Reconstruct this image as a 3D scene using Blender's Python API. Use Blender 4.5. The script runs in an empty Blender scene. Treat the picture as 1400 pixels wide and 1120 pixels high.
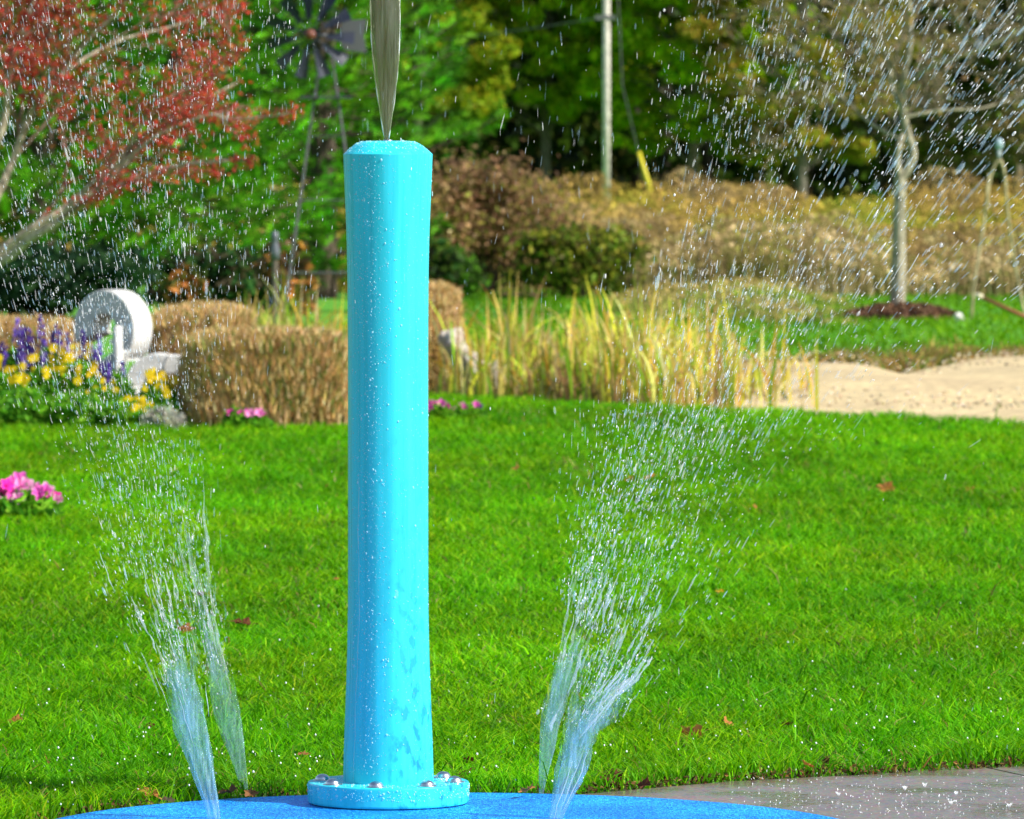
import bpy, math, random
import numpy as np
from mathutils import Vector
R = math.radians
rs = np.random.RandomState(7)
random.seed(7)
sc = bpy.context.scene
COL = sc.collection

# ------------------------------------------------------------------ camera geometry
FPX = 9400.0                     # focal length in photo pixels (1400 wide)
PITCH = math.atan(355.0 / FPX)
CAMH = 13.0 * math.tan(math.atan(538.0 / FPX) + PITCH) + .012

def ray(px, py):
    cx, cy = (px - 700) / FPX, (560 - py) / FPX
    return np.array([cx, math.cos(PITCH) + cy * math.sin(PITCH), -math.sin(PITCH) + cy * math.cos(PITCH)])
def at(px, py, Y):
    d = ray(px, py); t = Y / d[1]
    return np.array([0, 0, CAMH]) + d * t
def gnd(px, py, z=0.0):
    d = ray(px, py); t = (z - CAMH) / d[2]
    return np.array([0, 0, CAMH]) + d * t
def mpp(Y): return Y / FPX

# ------------------------------------------------------------------ helpers
def vnoise(x, y, seed=0):
    xi = np.floor(x).astype(np.int64); yi = np.floor(y).astype(np.int64)
    xf = x - xi; yf = y - yi
    def h(a, b):
        n = (a * 374761393 + b * 668265263 + seed * 1442695041) & 0xffffffff
        n = ((n ^ (n >> 13)) * 1274126177) & 0xffffffff
        return ((n ^ (n >> 16)) & 0xffff) / 65535.0
    u = xf * xf * (3 - 2 * xf); v = yf * yf * (3 - 2 * yf)
    return (h(xi, yi) * (1 - u) + h(xi + 1, yi) * u) * (1 - v) + (h(xi, yi + 1) * (1 - u) + h(xi + 1, yi + 1) * u) * v

def link(o, parent=None):
    COL.objects.link(o)
    if parent is not None: o.parent = parent
    return o

def np_mesh(name, verts, faces, mat, parent=None, col=None, smooth=False, loc=None, midx=None, sharp=False):
    """faces: list of arrays (M,k), several k allowed"""
    verts = np.asarray(verts, dtype=np.float32)
    if not isinstance(faces, list): faces = [faces]
    faces = [np.asarray(f, dtype=np.int32) for f in faces if len(f)]
    me = bpy.data.meshes.new(name)
    me.vertices.add(len(verts)); me.vertices.foreach_set('co', verts.ravel())
    nl = sum(f.size for f in faces); nf = sum(len(f) for f in faces)
    me.loops.add(nl); me.polygons.add(nf)
    me.loops.foreach_set('vertex_index', np.concatenate([f.ravel() for f in faces]))
    starts = []; s = 0
    for f in faces:
        starts.append(np.arange(len(f)) * f.shape[1] + s); s += f.size
    me.polygons.foreach_set('loop_start', np.concatenate(starts).astype(np.int32))
    mats = mat if isinstance(mat, (list, tuple)) else [mat]
    for m in mats: me.materials.append(m)
    if midx is not None: me.polygons.foreach_set('material_index', np.asarray(midx, dtype=np.int32))
    me.polygons.foreach_set('use_smooth', np.full(nf, smooth))
    if col is not None:
        ca = me.color_attributes.new('Col', 'FLOAT_COLOR', 'POINT')
        c = np.asarray(col, dtype=np.float32)
        if c.shape[1] == 3: c = np.hstack([c, np.ones((len(c), 1), np.float32)])
        ca.data.foreach_set('color', c.ravel())
    me.update(calc_edges=True); me.validate()
    if smooth and sharp: me.set_sharp_from_angle(angle=R(38))
    o = bpy.data.objects.new(name, me)
    if loc is not None: o.location = loc
    return link(o, parent)

def tag(o, label=None, cat=None, group=None, kind=None):
    if label: o['label'] = label
    if cat: o['category'] = cat
    if group: o['group'] = group
    if kind: o['kind'] = kind
    return o
def empty(name, loc, label, cat, group=None):
    o = bpy.data.objects.new(name, None); o.location = loc; o.empty_display_size = .1
    COL.objects.link(o); return tag(o, label, cat, group)

class MB:
    """collects pieces into one mesh"""
    def __init__(s): s.v = []; s.f = {}; s.c = []; s.n = 0
    def add(s, v, f, c=None):
        v = np.asarray(v, float)
        if not isinstance(f, list) or (len(f) and np.isscalar(f[0][0]) and False): f = [f]
        for ff in f:
            ff = np.asarray(ff)
            if len(ff): s.f.setdefault(ff.shape[1], []).append(ff + s.n)
        s.v.append(v); s.n += len(v)
        c = (1, 1, 1, 1) if c is None else c
        c = np.asarray(c, float)
        if c.ndim == 1:
            if len(c) == 3: c = np.append(c, 1)
            c = np.tile(c, (len(v), 1))
        elif c.shape[1] == 3: c = np.hstack([c, np.ones((len(c), 1))])
        s.c.append(c)
    def tube(s, pts, rad, sides=6, c=None, cap=True):
        pts = np.asarray(pts, float); n = len(pts)
        rad = np.broadcast_to(np.asarray(rad, float), (n,)) if np.ndim(rad) < 1 or len(np.shape(rad)) == 1 else rad
        T = np.gradient(pts, axis=0); T /= (np.linalg.norm(T, axis=1, keepdims=True) + 1e-12)
        up = np.array([0.02, 1, 0.03]) if abs(T[0][1]) < .8 else np.array([1, .02, 0])
        A = np.cross(T, up); A /= (np.linalg.norm(A, axis=1, keepdims=True) + 1e-12)
        B = np.cross(T, A)
        th = np.linspace(0, 2 * np.pi, sides, endpoint=False)
        v = pts[:, None, :] + (A[:, None, :] * np.cos(th)[None, :, None] + B[:, None, :] * np.sin(th)[None, :, None]) * rad[:, None, None]
        v = v.reshape(-1, 3)
        i = np.arange(n - 1)[:, None] * sides; j = np.arange(sides)[None, :]; j2 = (j + 1) % sides
        f = np.stack([i + j, i + j2, i + sides + j2, i + sides + j], -1).reshape(-1, 4)
        fl = [f]
        if cap:
            v = np.vstack([v, pts[0:1], pts[-1:]])
            a = np.arange(sides); b = (a + 1) % sides
            t1 = np.stack([np.full(sides, n * sides), b, a], -1)
            t2 = np.stack([np.full(sides, n * sides + 1), (n - 1) * sides + a, (n - 1) * sides + b], -1)
            fl.append(np.vstack([t1, t2]))
        s.add(v, fl, c)
    def box(s, x0, x1, y0, y1, z0, z1, c=None, M=None):
        v = np.array([[x, y, z] for x in (x0, x1) for y in (y0, y1) for z in (z0, z1)], float)
        if M is not None: v = v @ M[:3, :3].T + M[:3, 3]
        f = np.array([[0, 1, 3, 2], [4, 6, 7, 5], [0, 4, 5, 1], [2, 3, 7, 6], [0, 2, 6, 4], [1, 5, 7, 3]])
        s.add(v, [f], c)
    def lathe(s, prof, seg=48, c=None, center=(0, 0, 0), sx=1, sy=1):
        prof = np.asarray(prof, float); n = len(prof)
        th = np.linspace(0, 2 * np.pi, seg, endpoint=False)
        v = np.stack([prof[:, None, 0] * np.cos(th) * sx, prof[:, None, 0] * np.sin(th) * sy, np.repeat(prof[:, 1:2], seg, 1)], -1).reshape(-1, 3) + np.array(center)
        i = np.arange(n - 1)[:, None] * seg; j = np.arange(seg)[None, :]; j2 = (j + 1) % seg
        f = np.stack([i + j, i + j2, i + seg + j2, i + seg + j], -1).reshape(-1, 4)
        s.add(v, [f], c)
    def leaves(s, P, size, cols, updir=0.3, aspect=1.6, fold=.25):
        """diamond leaves, folded along the midrib"""
        P = np.asarray(P, float); n = len(P)
        size = np.broadcast_to(size, (n,))
        a = rs.normal(size=(n, 3)); a[:, 2] -= updir; a /= np.linalg.norm(a, axis=1, keepdims=True)
        b = rs.normal(size=(n, 3)); b -= a * (a * b).sum(1, keepdims=True); b /= np.linalg.norm(b, axis=1, keepdims=True)
        nn = np.cross(a, b)
        L = a * size[:, None] * .5 * aspect; W = b * size[:, None] * .5; N = nn * size[:, None] * fold
        v = np.stack([P - L, P + W + N, P + L, P - W + N], 1).reshape(-1, 3)
        k = np.arange(n)[:, None] * 4
        f = np.vstack([k + np.array([0, 1, 2]), k + np.array([0, 2, 3])])
        s.add(v, [f], np.repeat(cols, 4, 0))
    def blades(s, base, h, w, lean, cols, curve=.5, tipcols=None):
        """grass blades: base (n,3), height, width, lean (n,2) horizontal tip offset as a fraction of height"""
        n = len(base); h = np.broadcast_to(h, (n,)); w = np.broadcast_to(w, (n,))
        th = rs.uniform(0, np.pi, n); d = np.stack([np.cos(th), np.sin(th) * .6, np.zeros(n)], 1) * w[:, None] * .5
        ln = np.hstack([lean, np.zeros((n, 1))]) * h[:, None]
        up = np.array([0, 0, 1.0]) * h[:, None]
        m = base + ln * .35 + up * .55
        t = base + ln + up * (1 - curve * .35 * np.linalg.norm(lean, axis=1)[:, None])
        v = np.stack([base - d, base + d, m - d * .8, m + d * .8, t], 1).reshape(-1, 3)
        k = np.arange(n)[:, None] * 5
        f = np.vstack([k + np.array([0, 1, 3]), k + np.array([0, 3, 2]), k + np.array([2, 3, 4])])
        cc = np.repeat(cols, 5, 0)
        if tipcols is not None: cc[4::5] = tipcols
        s.add(v, [f], cc)
    def build(s, name, mat, parent=None, smooth=False, loc=None, sharp=False):
        v = np.vstack(s.v)
        return np_mesh(name, v, [np.vstack(x) for x in s.f.values()], mat, parent, np.vstack(s.c), smooth, loc, None, sharp)

def pal(n, cols, jit=.18, w=None):
    cols = np.asarray(cols, float)
    k = rs.choice(len(cols), n, p=None if w is None else np.asarray(w) / sum(w))
    j = np.exp(rs.normal(0, jit, (n, 1))) * np.exp(rs.normal(0, jit * .25, (n, 3)))
    return np.clip(cols[k] * j, 0, 1)

# ------------------------------------------------------------------ materials
def new_mat(name):
    m = bpy.data.materials.new(name); m.use_nodes = True
    nt = m.node_tree; b = nt.nodes['Principled BSDF']
    return m, nt, b
def N(nt, t, **kw):
    n = nt.nodes.new(t)
    for k, v in kw.items():
        if k.startswith('i_'): n.inputs[k[2:].replace('_', ' ')].default_value = v
        else: setattr(n, k, v)
    return n
def foliage(name, trans=.35, rough=.5, spec=.3, var=.0):
    m, nt, b = new_mat(name)
    a = N(nt, 'ShaderNodeAttribute', attribute_name='Col')
    b.inputs['Roughness'].default_value = rough; b.inputs['Specular IOR Level'].default_value = spec
    nt.links.new(a.outputs['Color'], b.inputs['Base Color'])
    if trans:
        t = N(nt, 'ShaderNodeBsdfTranslucent'); mx = N(nt, 'ShaderNodeMixShader'); mx.inputs[0].default_value = trans
        nt.links.new(a.outputs['Color'], t.inputs['Color'])
        nt.links.new(b.outputs[0], mx.inputs[1]); nt.links.new(t.outputs[0], mx.inputs[2])
        nt.links.new(mx.outputs[0], nt.nodes['Material Output'].inputs['Surface'])
    return m
def simple(name, c, rough=.5, metal=0, noise=None, bump=None, spec=.5, coord='Object'):
    m, nt, b = new_mat(name)
    b.inputs['Base Color'].default_value = (*c, 1); b.inputs['Roughness'].default_value = rough
    b.inputs['Metallic'].default_value = metal; b.inputs['Specular IOR Level'].default_value = spec
    tc = N(nt, 'ShaderNodeTexCoord')
    if noise:
        sc_, c2, lo, hi = noise
        n = N(nt, 'ShaderNodeTexNoise'); n.inputs['Scale'].default_value = sc_; n.inputs['Detail'].default_value = 6
        r = N(nt, 'ShaderNodeMapRange'); r.inputs[1].default_value = lo; r.inputs[2].default_value = hi
        x = N(nt, 'ShaderNodeMix', data_type='RGBA'); x.inputs[6].default_value = (*c, 1); x.inputs[7].default_value = (*c2, 1)
        nt.links.new(tc.outputs[coord], n.inputs['Vector']); nt.links.new(n.outputs[0], r.inputs[0])
        nt.links.new(r.outputs[0], x.inputs[0]); nt.links.new(x.outputs[2], b.inputs['Base Color'])
    if bump:
        n = N(nt, 'ShaderNodeTexNoise'); n.inputs['Scale'].default_value = bump[0]; n.inputs['Detail'].default_value = 5
        bp = N(nt, 'ShaderNodeBump'); bp.inputs['Strength'].default_value = bump[1]; bp.inputs['Distance'].default_value = bump[2]
        nt.links.new(tc.outputs[coord], n.inputs['Vector']); nt.links.new(n.outputs[0], bp.inputs['Height']); nt.links.new(bp.outputs[0], b.inputs['Normal'])
    return m

M_leaf = foliage('leaf', .5, .55, .15)
M_needle = foliage('needle', .35, .5, .15)
M_grass = foliage('grass', .5, .5, .12)
M_dry = foliage('dry', .25, .7, .15)
M_bark = foliage('bark', 0, .85, .15)
nt = M_bark.node_tree; b = nt.nodes['Principled BSDF']; a = [x for x in nt.nodes if x.type == 'ATTRIBUTE'][0]
tc = N(nt, 'ShaderNodeTexCoord'); mp = N(nt, 'ShaderNodeMapping'); mp.inputs['Scale'].default_value = (40, 40, 14); n1 = N(nt, 'ShaderNodeTexNoise'); n1.inputs['Scale'].default_value = 1; n1.inputs['Detail'].default_value = 6
r = N(nt, 'ShaderNodeMapRange'); r.inputs[1].default_value = .3; r.inputs[2].default_value = .7; r.inputs[3].default_value = .45; r.inputs[4].default_value = 1.3
x = N(nt, 'ShaderNodeVectorMath', operation='SCALE'); bp = N(nt, 'ShaderNodeBump'); bp.inputs['Strength'].default_value = .6; bp.inputs['Distance'].default_value = .01
nt.links.new(tc.outputs['Object'], mp.inputs[0]); nt.links.new(mp.outputs[0], n1.inputs['Vector']); nt.links.new(n1.outputs[0], r.inputs[0]); nt.links.new(a.outputs['Color'], x.inputs[0]); nt.links.new(r.outputs[0], x.inputs['Scale'])
nt.links.new(x.outputs[0], b.inputs['Base Color']); nt.links.new(n1.outputs[0], bp.inputs['Height']); nt.links.new(bp.outputs[0], b.inputs['Normal'])
M_flower = foliage('flower', .3, .6, .2)
M_vc = foliage('painted', 0, .5, .4)
M_berry = foliage('berry', 0, .3, .5)
M_stone = simple('pale_stone', (.62, .60, .55), .7, noise=(14, (.48, .47, .44), .4, .7), bump=(40, .4, .01))
M_steel = simple('steel', (.62, .62, .63), .28, 1.0)
M_black = simple('rubber_gasket', (.01, .01, .012), .7)
M_soil = simple('soil', (.05, .12, .008), .9, noise=(6, (.08, .06, .02), .4, .65), bump=(90, .8, .02))
M_ground = simple('ground', (.06, .28, .004), .9, noise=(1.2, (.12, .28, .008), .4, .7), bump=(30, .5, .03))
M_mulch = simple('mulch', (.13, .045, .022), .95, noise=(25, (.05, .02, .012), .4, .65), bump=(60, 1, .03))
M_bedmulch = simple('bed_mulch', (.10, .05, .025), .95, noise=(25, (.03, .018, .01), .4, .65), bump=(60, 1, .03))

# --- pad: blue rubber granules
M_pad, nt, b = new_mat('blue_rubber')
b.inputs['Specular IOR Level'].default_value = .35
tc = N(nt, 'ShaderNodeTexCoord')
vo = N(nt, 'ShaderNodeTexVoronoi'); vo.inputs['Scale'].default_value = 260
rp = N(nt, 'ShaderNodeValToRGB')
rp.color_ramp.elements[0].color = (0, .14, .70, 1); rp.color_ramp.elements[0].position = .1
rp.color_ramp.elements[1].color = (.04, .55, 1, 1); rp.color_ramp.elements[1].position = .9
e = rp.color_ramp.elements.new(.55); e.color = (0, .28, .92, 1)
sp = N(nt, 'ShaderNodeSeparateColor')
nt.links.new(tc.outputs['Object'], vo.inputs['Vector']); nt.links.new(vo.outputs['Color'], sp.inputs[0]); nt.links.new(sp.outputs[0], rp.inputs[0])
nw = N(nt, 'ShaderNodeTexNoise'); nw.inputs['Scale'].default_value = 4; nw.inputs['Detail'].default_value = 4; rw = N(nt, 'ShaderNodeMapRange'); rw.inputs[1].default_value = .42; rw.inputs[2].default_value = .58; rw.inputs[3].default_value = .72; rw.inputs[4].default_value = 1.08
vw = N(nt, 'ShaderNodeVectorMath', operation='SCALE'); nt.links.new(tc.outputs['Object'], nw.inputs['Vector']); nt.links.new(nw.outputs[0], rw.inputs[0]); nt.links.new(rp.outputs[0], vw.inputs[0]); nt.links.new(rw.outputs[0], vw.inputs['Scale'])
nt.links.new(vw.outputs[0], b.inputs['Base Color'])
bp = N(nt, 'ShaderNodeBump'); bp.inputs['Strength'].default_value = .9; bp.inputs['Distance'].default_value = .003
nt.links.new(vo.outputs['Distance'], bp.inputs['Height']); nt.links.new(bp.outputs[0], b.inputs['Normal'])
b.inputs['Roughness'].default_value = .45

# --- wet concrete
M_conc, nt, b = new_mat('wet_concrete')
tc = N(nt, 'ShaderNodeTexCoord')
n1 = N(nt, 'ShaderNodeTexNoise'); n1.inputs['Scale'].default_value = 5; n1.inputs['Detail'].default_value = 8
n2 = N(nt, 'ShaderNodeTexVoronoi'); n2.inputs['Scale'].default_value = 160
x = N(nt, 'ShaderNodeMix', data_type='RGBA'); x.inputs[6].default_value = (.19, .15, .12, 1); x.inputs[7].default_value = (.33, .26, .21, 1)
x2 = N(nt, 'ShaderNodeMix', data_type='RGBA', blend_type='MULTIPLY'); x2.inputs[0].default_value = .55
nt.links.new(tc.outputs['Object'], n1.inputs['Vector']); nt.links.new(tc.outputs['Object'], n2.inputs['Vector'])
nt.links.new(n1.outputs[0], x.inputs[0]); nt.links.new(x.outputs[2], x2.inputs[6]); nt.links.new(n2.outputs['Color'], x2.inputs[7])
nt.links.new(x2.outputs[2], b.inputs['Base Color'])
rr = N(nt, 'ShaderNodeMapRange'); rr.inputs[1].default_value = .4; rr.inputs[2].default_value = .65; rr.inputs[3].default_value = .12; rr.inputs[4].default_value = .5
nt.links.new(n1.outputs[0], rr.inputs[0]); nt.links.new(rr.outputs[0], b.inputs['Roughness'])
n3 = N(nt, 'ShaderNodeTexNoise'); n3.inputs['Scale'].default_value = 60; n3.inputs['Detail'].default_value = 4
bp = N(nt, 'ShaderNodeBump'); bp.inputs['Strength'].default_value = .35; bp.inputs['Distance'].default_value = .004
nt.links.new(tc.outputs['Object'], n3.inputs['Vector']); nt.links.new(n3.outputs[0], bp.inputs['Height']); nt.links.new(bp.outputs[0], b.inputs['Normal'])

# --- sand and gravel
M_sand, nt, b = new_mat('sandy_gravel')
tc = N(nt, 'ShaderNodeTexCoord')
n1 = N(nt, 'ShaderNodeTexNoise'); n1.inputs['Scale'].default_value = 1.1; n1.inputs['Detail'].default_value = 7
n2 = N(nt, 'ShaderNodeTexNoise'); n2.inputs['Scale'].default_value = 16; n2.inputs['Detail'].default_value = 7
r1 = N(nt, 'ShaderNodeMapRange'); r1.inputs[1].default_value = .38; r1.inputs[2].default_value = .66
r2 = N(nt, 'ShaderNodeMapRange'); r2.inputs[1].default_value = .35; r2.inputs[2].default_value = .7
x = N(nt, 'ShaderNodeMix', data_type='RGBA'); x.inputs[6].default_value = (.74, .58, .29, 1); x.inputs[7].default_value = (.50, .38, .20, 1)
x2 = N(nt, 'ShaderNodeMix', data_type='RGBA'); x2.inputs[7].default_value = (.30, .22, .12, 1)
mm = N(nt, 'ShaderNodeMath', operation='MULTIPLY'); mm.inputs[1].default_value = .8
nt.links.new(tc.outputs['Object'], n1.inputs['Vector']); nt.links.new(tc.outputs['Object'], n2.inputs['Vector'])
nt.links.new(n1.outputs[0], r1.inputs[0]); nt.links.new(r1.outputs[0], x.inputs[0]); nt.links.new(x.outputs[2], x2.inputs[6])
nt.links.new(n2.outputs[0], r2.inputs[0]); nt.links.new(r2.outputs[0], mm.inputs[0]); nt.links.new(mm.outputs[0], x2.inputs[0])
nt.links.new(x2.outputs[2], b.inputs['Base Color']); b.inputs['Roughness'].default_value = .9
bp = N(nt, 'ShaderNodeBump'); bp.inputs['Strength'].default_value = .6; bp.inputs['Distance'].default_value = .02
nt.links.new(n2.outputs[0], bp.inputs['Height']); nt.links.new(bp.outputs[0], b.inputs['Normal'])

# --- turquoise plastic, with spray shadows painted into the colour of the lower post
def turquoise(name, shade_lo, shade_hi):
    m, nt, b = new_mat(name)
    tc = N(nt, 'ShaderNodeTexCoord'); mp = N(nt, 'ShaderNodeMapping'); mp.inputs['Scale'].default_value = (1, 1, .55)
    n1 = N(nt, 'ShaderNodeTexNoise'); n1.inputs['Scale'].default_value = 58; n1.inputs['Detail'].default_value = 3.5; n1.inputs['Roughness'].default_value = .55
    s = N(nt, 'ShaderNodeSeparateXYZ')
    zr = N(nt, 'ShaderNodeMapRange'); zr.inputs[1].default_value = shade_hi; zr.inputs[2].default_value = shade_lo
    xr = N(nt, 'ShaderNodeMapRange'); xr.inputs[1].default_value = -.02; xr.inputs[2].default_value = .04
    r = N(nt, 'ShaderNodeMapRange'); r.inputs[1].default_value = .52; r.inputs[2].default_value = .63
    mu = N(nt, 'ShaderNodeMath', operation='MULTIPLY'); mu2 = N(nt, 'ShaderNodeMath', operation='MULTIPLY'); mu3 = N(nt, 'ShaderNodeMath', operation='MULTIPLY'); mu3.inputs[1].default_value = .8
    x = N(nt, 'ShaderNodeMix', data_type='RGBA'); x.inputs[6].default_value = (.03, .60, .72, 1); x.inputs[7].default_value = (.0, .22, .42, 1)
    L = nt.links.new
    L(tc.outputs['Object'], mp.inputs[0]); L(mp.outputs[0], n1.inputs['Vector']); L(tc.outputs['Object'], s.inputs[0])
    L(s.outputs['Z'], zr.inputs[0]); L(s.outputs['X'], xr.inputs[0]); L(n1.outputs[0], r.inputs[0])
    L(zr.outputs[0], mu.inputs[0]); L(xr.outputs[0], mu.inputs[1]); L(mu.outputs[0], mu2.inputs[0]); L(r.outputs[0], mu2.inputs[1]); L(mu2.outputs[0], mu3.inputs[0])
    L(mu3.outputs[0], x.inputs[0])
    mp5 = N(nt, 'ShaderNodeMapping'); mp5.inputs['Scale'].default_value = (70, 70, 2.2); n5 = N(nt, 'ShaderNodeTexNoise'); n5.inputs['Scale'].default_value = 1; n5.inputs['Detail'].default_value = 5
    r5 = N(nt, 'ShaderNodeMapRange'); r5.inputs[1].default_value = .35; r5.inputs[2].default_value = .65; r5.inputs[3].default_value = .9; r5.inputs[4].default_value = 1.06
    v5 = N(nt, 'ShaderNodeVectorMath', operation='SCALE'); L(tc.outputs['Object'], mp5.inputs[0]); L(mp5.outputs[0], n5.inputs['Vector']); L(n5.outputs[0], r5.inputs[0]); L(x.outputs[2], v5.inputs[0]); L(r5.outputs[0], v5.inputs['Scale']); L(v5.outputs[0], b.inputs['Base Color'])
    r6 = N(nt, 'ShaderNodeMapRange'); r6.inputs[1].default_value = .4; r6.inputs[2].default_value = .6; r6.inputs[3].default_value = .22; r6.inputs[4].default_value = .5; L(n5.outputs[0], r6.inputs[0]); L(r6.outputs[0], b.inputs['Roughness'])
    b.inputs['Roughness'].default_value = .42; b.inputs['Specular IOR Level'].default_value = .3
    b.inputs['Coat Weight'].default_value = .08; b.inputs['Coat Roughness'].default_value = .2
    n4 = N(nt, 'ShaderNodeTexNoise'); n4.inputs['Scale'].default_value = 300; n4.inputs['Detail'].default_value = 3
    bp = N(nt, 'ShaderNodeBump'); bp.inputs['Strength'].default_value = .12; bp.inputs['Distance'].default_value = .0006
    L(tc.outputs['Object'], n4.inputs['Vector']); L(n4.outputs[0], bp.inputs['Height']); L(bp.outputs[0], b.inputs['Normal'])
    return m
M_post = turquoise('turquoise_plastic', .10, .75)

# --- water
def water_bead():
    m, nt, b = new_mat('water_bead')
    b.inputs['Base Color'].default_value = (.55, .95, 1, 1); b.inputs['Roughness'].default_value = .16; b.inputs['Specular IOR Level'].default_value = 1.0
    t = N(nt, 'ShaderNodeBsdfTransparent'); t.inputs['Color'].default_value = (.86, .96, 1, 1); mx = N(nt, 'ShaderNodeMixShader'); mx.inputs[0].default_value = .42
    nt.links.new(t.outputs[0], mx.inputs[1]); nt.links.new(b.outputs[0], mx.inputs[2]); nt.links.new(mx.outputs[0], nt.nodes['Material Output'].inputs['Surface'])
    return m
M_bead = water_bead()
def water_drop():
    m, nt, b = new_mat('water_drop')
    a = N(nt, 'ShaderNodeAttribute', attribute_name='Col')
    b.inputs['Base Color'].default_value = (.93, .96, 1, 1); b.inputs['Roughness'].default_value = .22
    b.inputs['Specular IOR Level'].default_value = 1.0
    nt.links.new(a.outputs['Color'], b.inputs['Base Color'])
    t = N(nt, 'ShaderNodeBsdfTransparent'); mx = N(nt, 'ShaderNodeMixShader')
    nt.links.new(a.outputs['Alpha'], mx.inputs[0]); nt.links.new(t.outputs[0], mx.inputs[1]); nt.links.new(b.outputs[0], mx.inputs[2])
    nt.links.new(mx.outputs[0], nt.nodes['Material Output'].inputs['Surface'])
    return m
M_drop = water_drop()
def water_sheet(name, white=.35, clear=.6, tint=(.75, .86, .9), scale=(60, 60, 6), wcol=(.8, .9, 1), dens=1.0):
    """moving water: clear with streaks of white air running along the flow (object Z)"""
    m, nt, b = new_mat(name)
    L = nt.links.new
    tc = N(nt, 'ShaderNodeTexCoord'); mp = N(nt, 'ShaderNodeMapping'); mp.inputs['Scale'].default_value = scale
    n1 = N(nt, 'ShaderNodeTexNoise'); n1.inputs['Scale'].default_value = 3; n1.inputs['Detail'].default_value = 5; n1.inputs['Roughness'].default_value = .65
    r = N(nt, 'ShaderNodeMapRange'); r.inputs[1].default_value = .42; r.inputs[2].default_value = .72; r.inputs[3].default_value = white * .5; r.inputs[4].default_value = white * 1.6
    L(tc.outputs['UV' if False else 'Object'], mp.inputs[0]); L(mp.outputs[0], n1.inputs['Vector']); L(n1.outputs[0], r.inputs[0])
    b.inputs['Base Color'].default_value = (*wcol, 1); b.inputs['Roughness'].default_value = .3; b.inputs['Specular IOR Level'].default_value = .8
    g = N(nt, 'ShaderNodeBsdfGlass'); g.inputs['IOR'].default_value = 1.33; g.inputs['Roughness'].default_value = .04; g.inputs['Color'].default_value = (*tint, 1)
    t = N(nt, 'ShaderNodeBsdfTransparent'); t.inputs['Color'].default_value = (*tint, 1)
    bp = N(nt, 'ShaderNodeBump'); bp.inputs['Strength'].default_value = .5; bp.inputs['Distance'].default_value = .004
    L(n1.outputs[0], bp.inputs['Height']); L(bp.outputs[0], g.inputs['Normal']); L(bp.outputs[0], b.inputs['Normal'])
    m1 = N(nt, 'ShaderNodeMixShader'); m1.inputs[0].default_value = clear
    L(g.outputs[0], m1.inputs[1]); L(t.outputs[0], m1.inputs[2])
    m2 = N(nt, 'ShaderNodeMixShader'); L(r.outputs[0], m2.inputs[0]); L(m1.outputs[0], m2.inputs[1]); L(b.outputs[0], m2.inputs[2])
    at_ = N(nt, 'ShaderNodeAttribute', attribute_name='Col')
    mp2 = N(nt, 'ShaderNodeMapping'); mp2.inputs['Scale'].default_value = (38, 38, 9); n2 = N(nt, 'ShaderNodeTexNoise'); n2.inputs['Scale'].default_value = 2.2; n2.inputs['Detail'].default_value = 6; n2.inputs['Roughness'].default_value = .7
    L(tc.outputs['Object'], mp2.inputs[0]); L(mp2.outputs[0], n2.inputs['Vector'])
    ad = N(nt, 'ShaderNodeMath', operation='ADD'); L(n2.outputs[0], ad.inputs[0]); L(at_.outputs['Alpha'], ad.inputs[1])
    mr = N(nt, 'ShaderNodeMapRange'); mr.inputs[1].default_value = .62; mr.inputs[2].default_value = .98; mr.inputs[3].default_value = 0; mr.inputs[4].default_value = dens; L(ad.outputs[0], mr.inputs[0])
    t3 = N(nt, 'ShaderNodeBsdfTransparent'); m3 = N(nt, 'ShaderNodeMixShader'); L(mr.outputs[0], m3.inputs[0]); L(t3.outputs[0], m3.inputs[1]); L(m2.outputs[0], m3.inputs[2])
    L(m3.outputs[0], nt.nodes['Material Output'].inputs['Surface'])
    return m

# ------------------------------------------------------------------ ground
def poly(name, pts, z, mat, thick=0):
    pts = [Vector((p[0], p[1], z)) for p in pts]
    me = bpy.data.meshes.new(name)
    vs = list(pts); n = len(vs); fs = [list(range(n))]
    if thick:
        vs += [Vector((p.x, p.y, z - thick)) for p in pts]
        fs += [[i, i + n, (i + 1) % n + n, (i + 1) % n] for i in range(n)]
    me.from_pydata(vs, [], fs); me.materials.append(mat); me.update()
    o = bpy.data.objects.new(name, me); return link(o)

tag(poly('ground', [(-400, -30), (400, -30), (400, 900), (-400, 900)], 0, M_ground), 'wide green ground reaching the trees', kind='structure')
edge_px = [(-700, 594), (0, 590), (480, 588), (560, 552), (590, 545), (800, 556), (1000, 566), (1200, 574), (1400, 583), (1900, 604)]
edge = [gnd(*p) for p in edge_px]
EX = np.array([p[0] for p in edge]); EY = np.array([p[1] for p in edge])
lawn_far = lambda x: np.interp(x, EX, EY)
lawn = poly('lawn', [(EX[0], 5), (EX[-1], 5)] + [(p[0], p[1]) for p in edge[::-1]], .004, M_soil)
tag(lawn, 'soil under the short green lawn', kind='structure')
tag(poly('flower_bed_soil', [(EX[0], EY[0] + .001)] + [(p[0], p[1] + .001) for p in edge[1:4]] + [(edge[3][0] + .1, 36), (EX[0], 36)], .0045, M_bedmulch), kind='structure')

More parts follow.
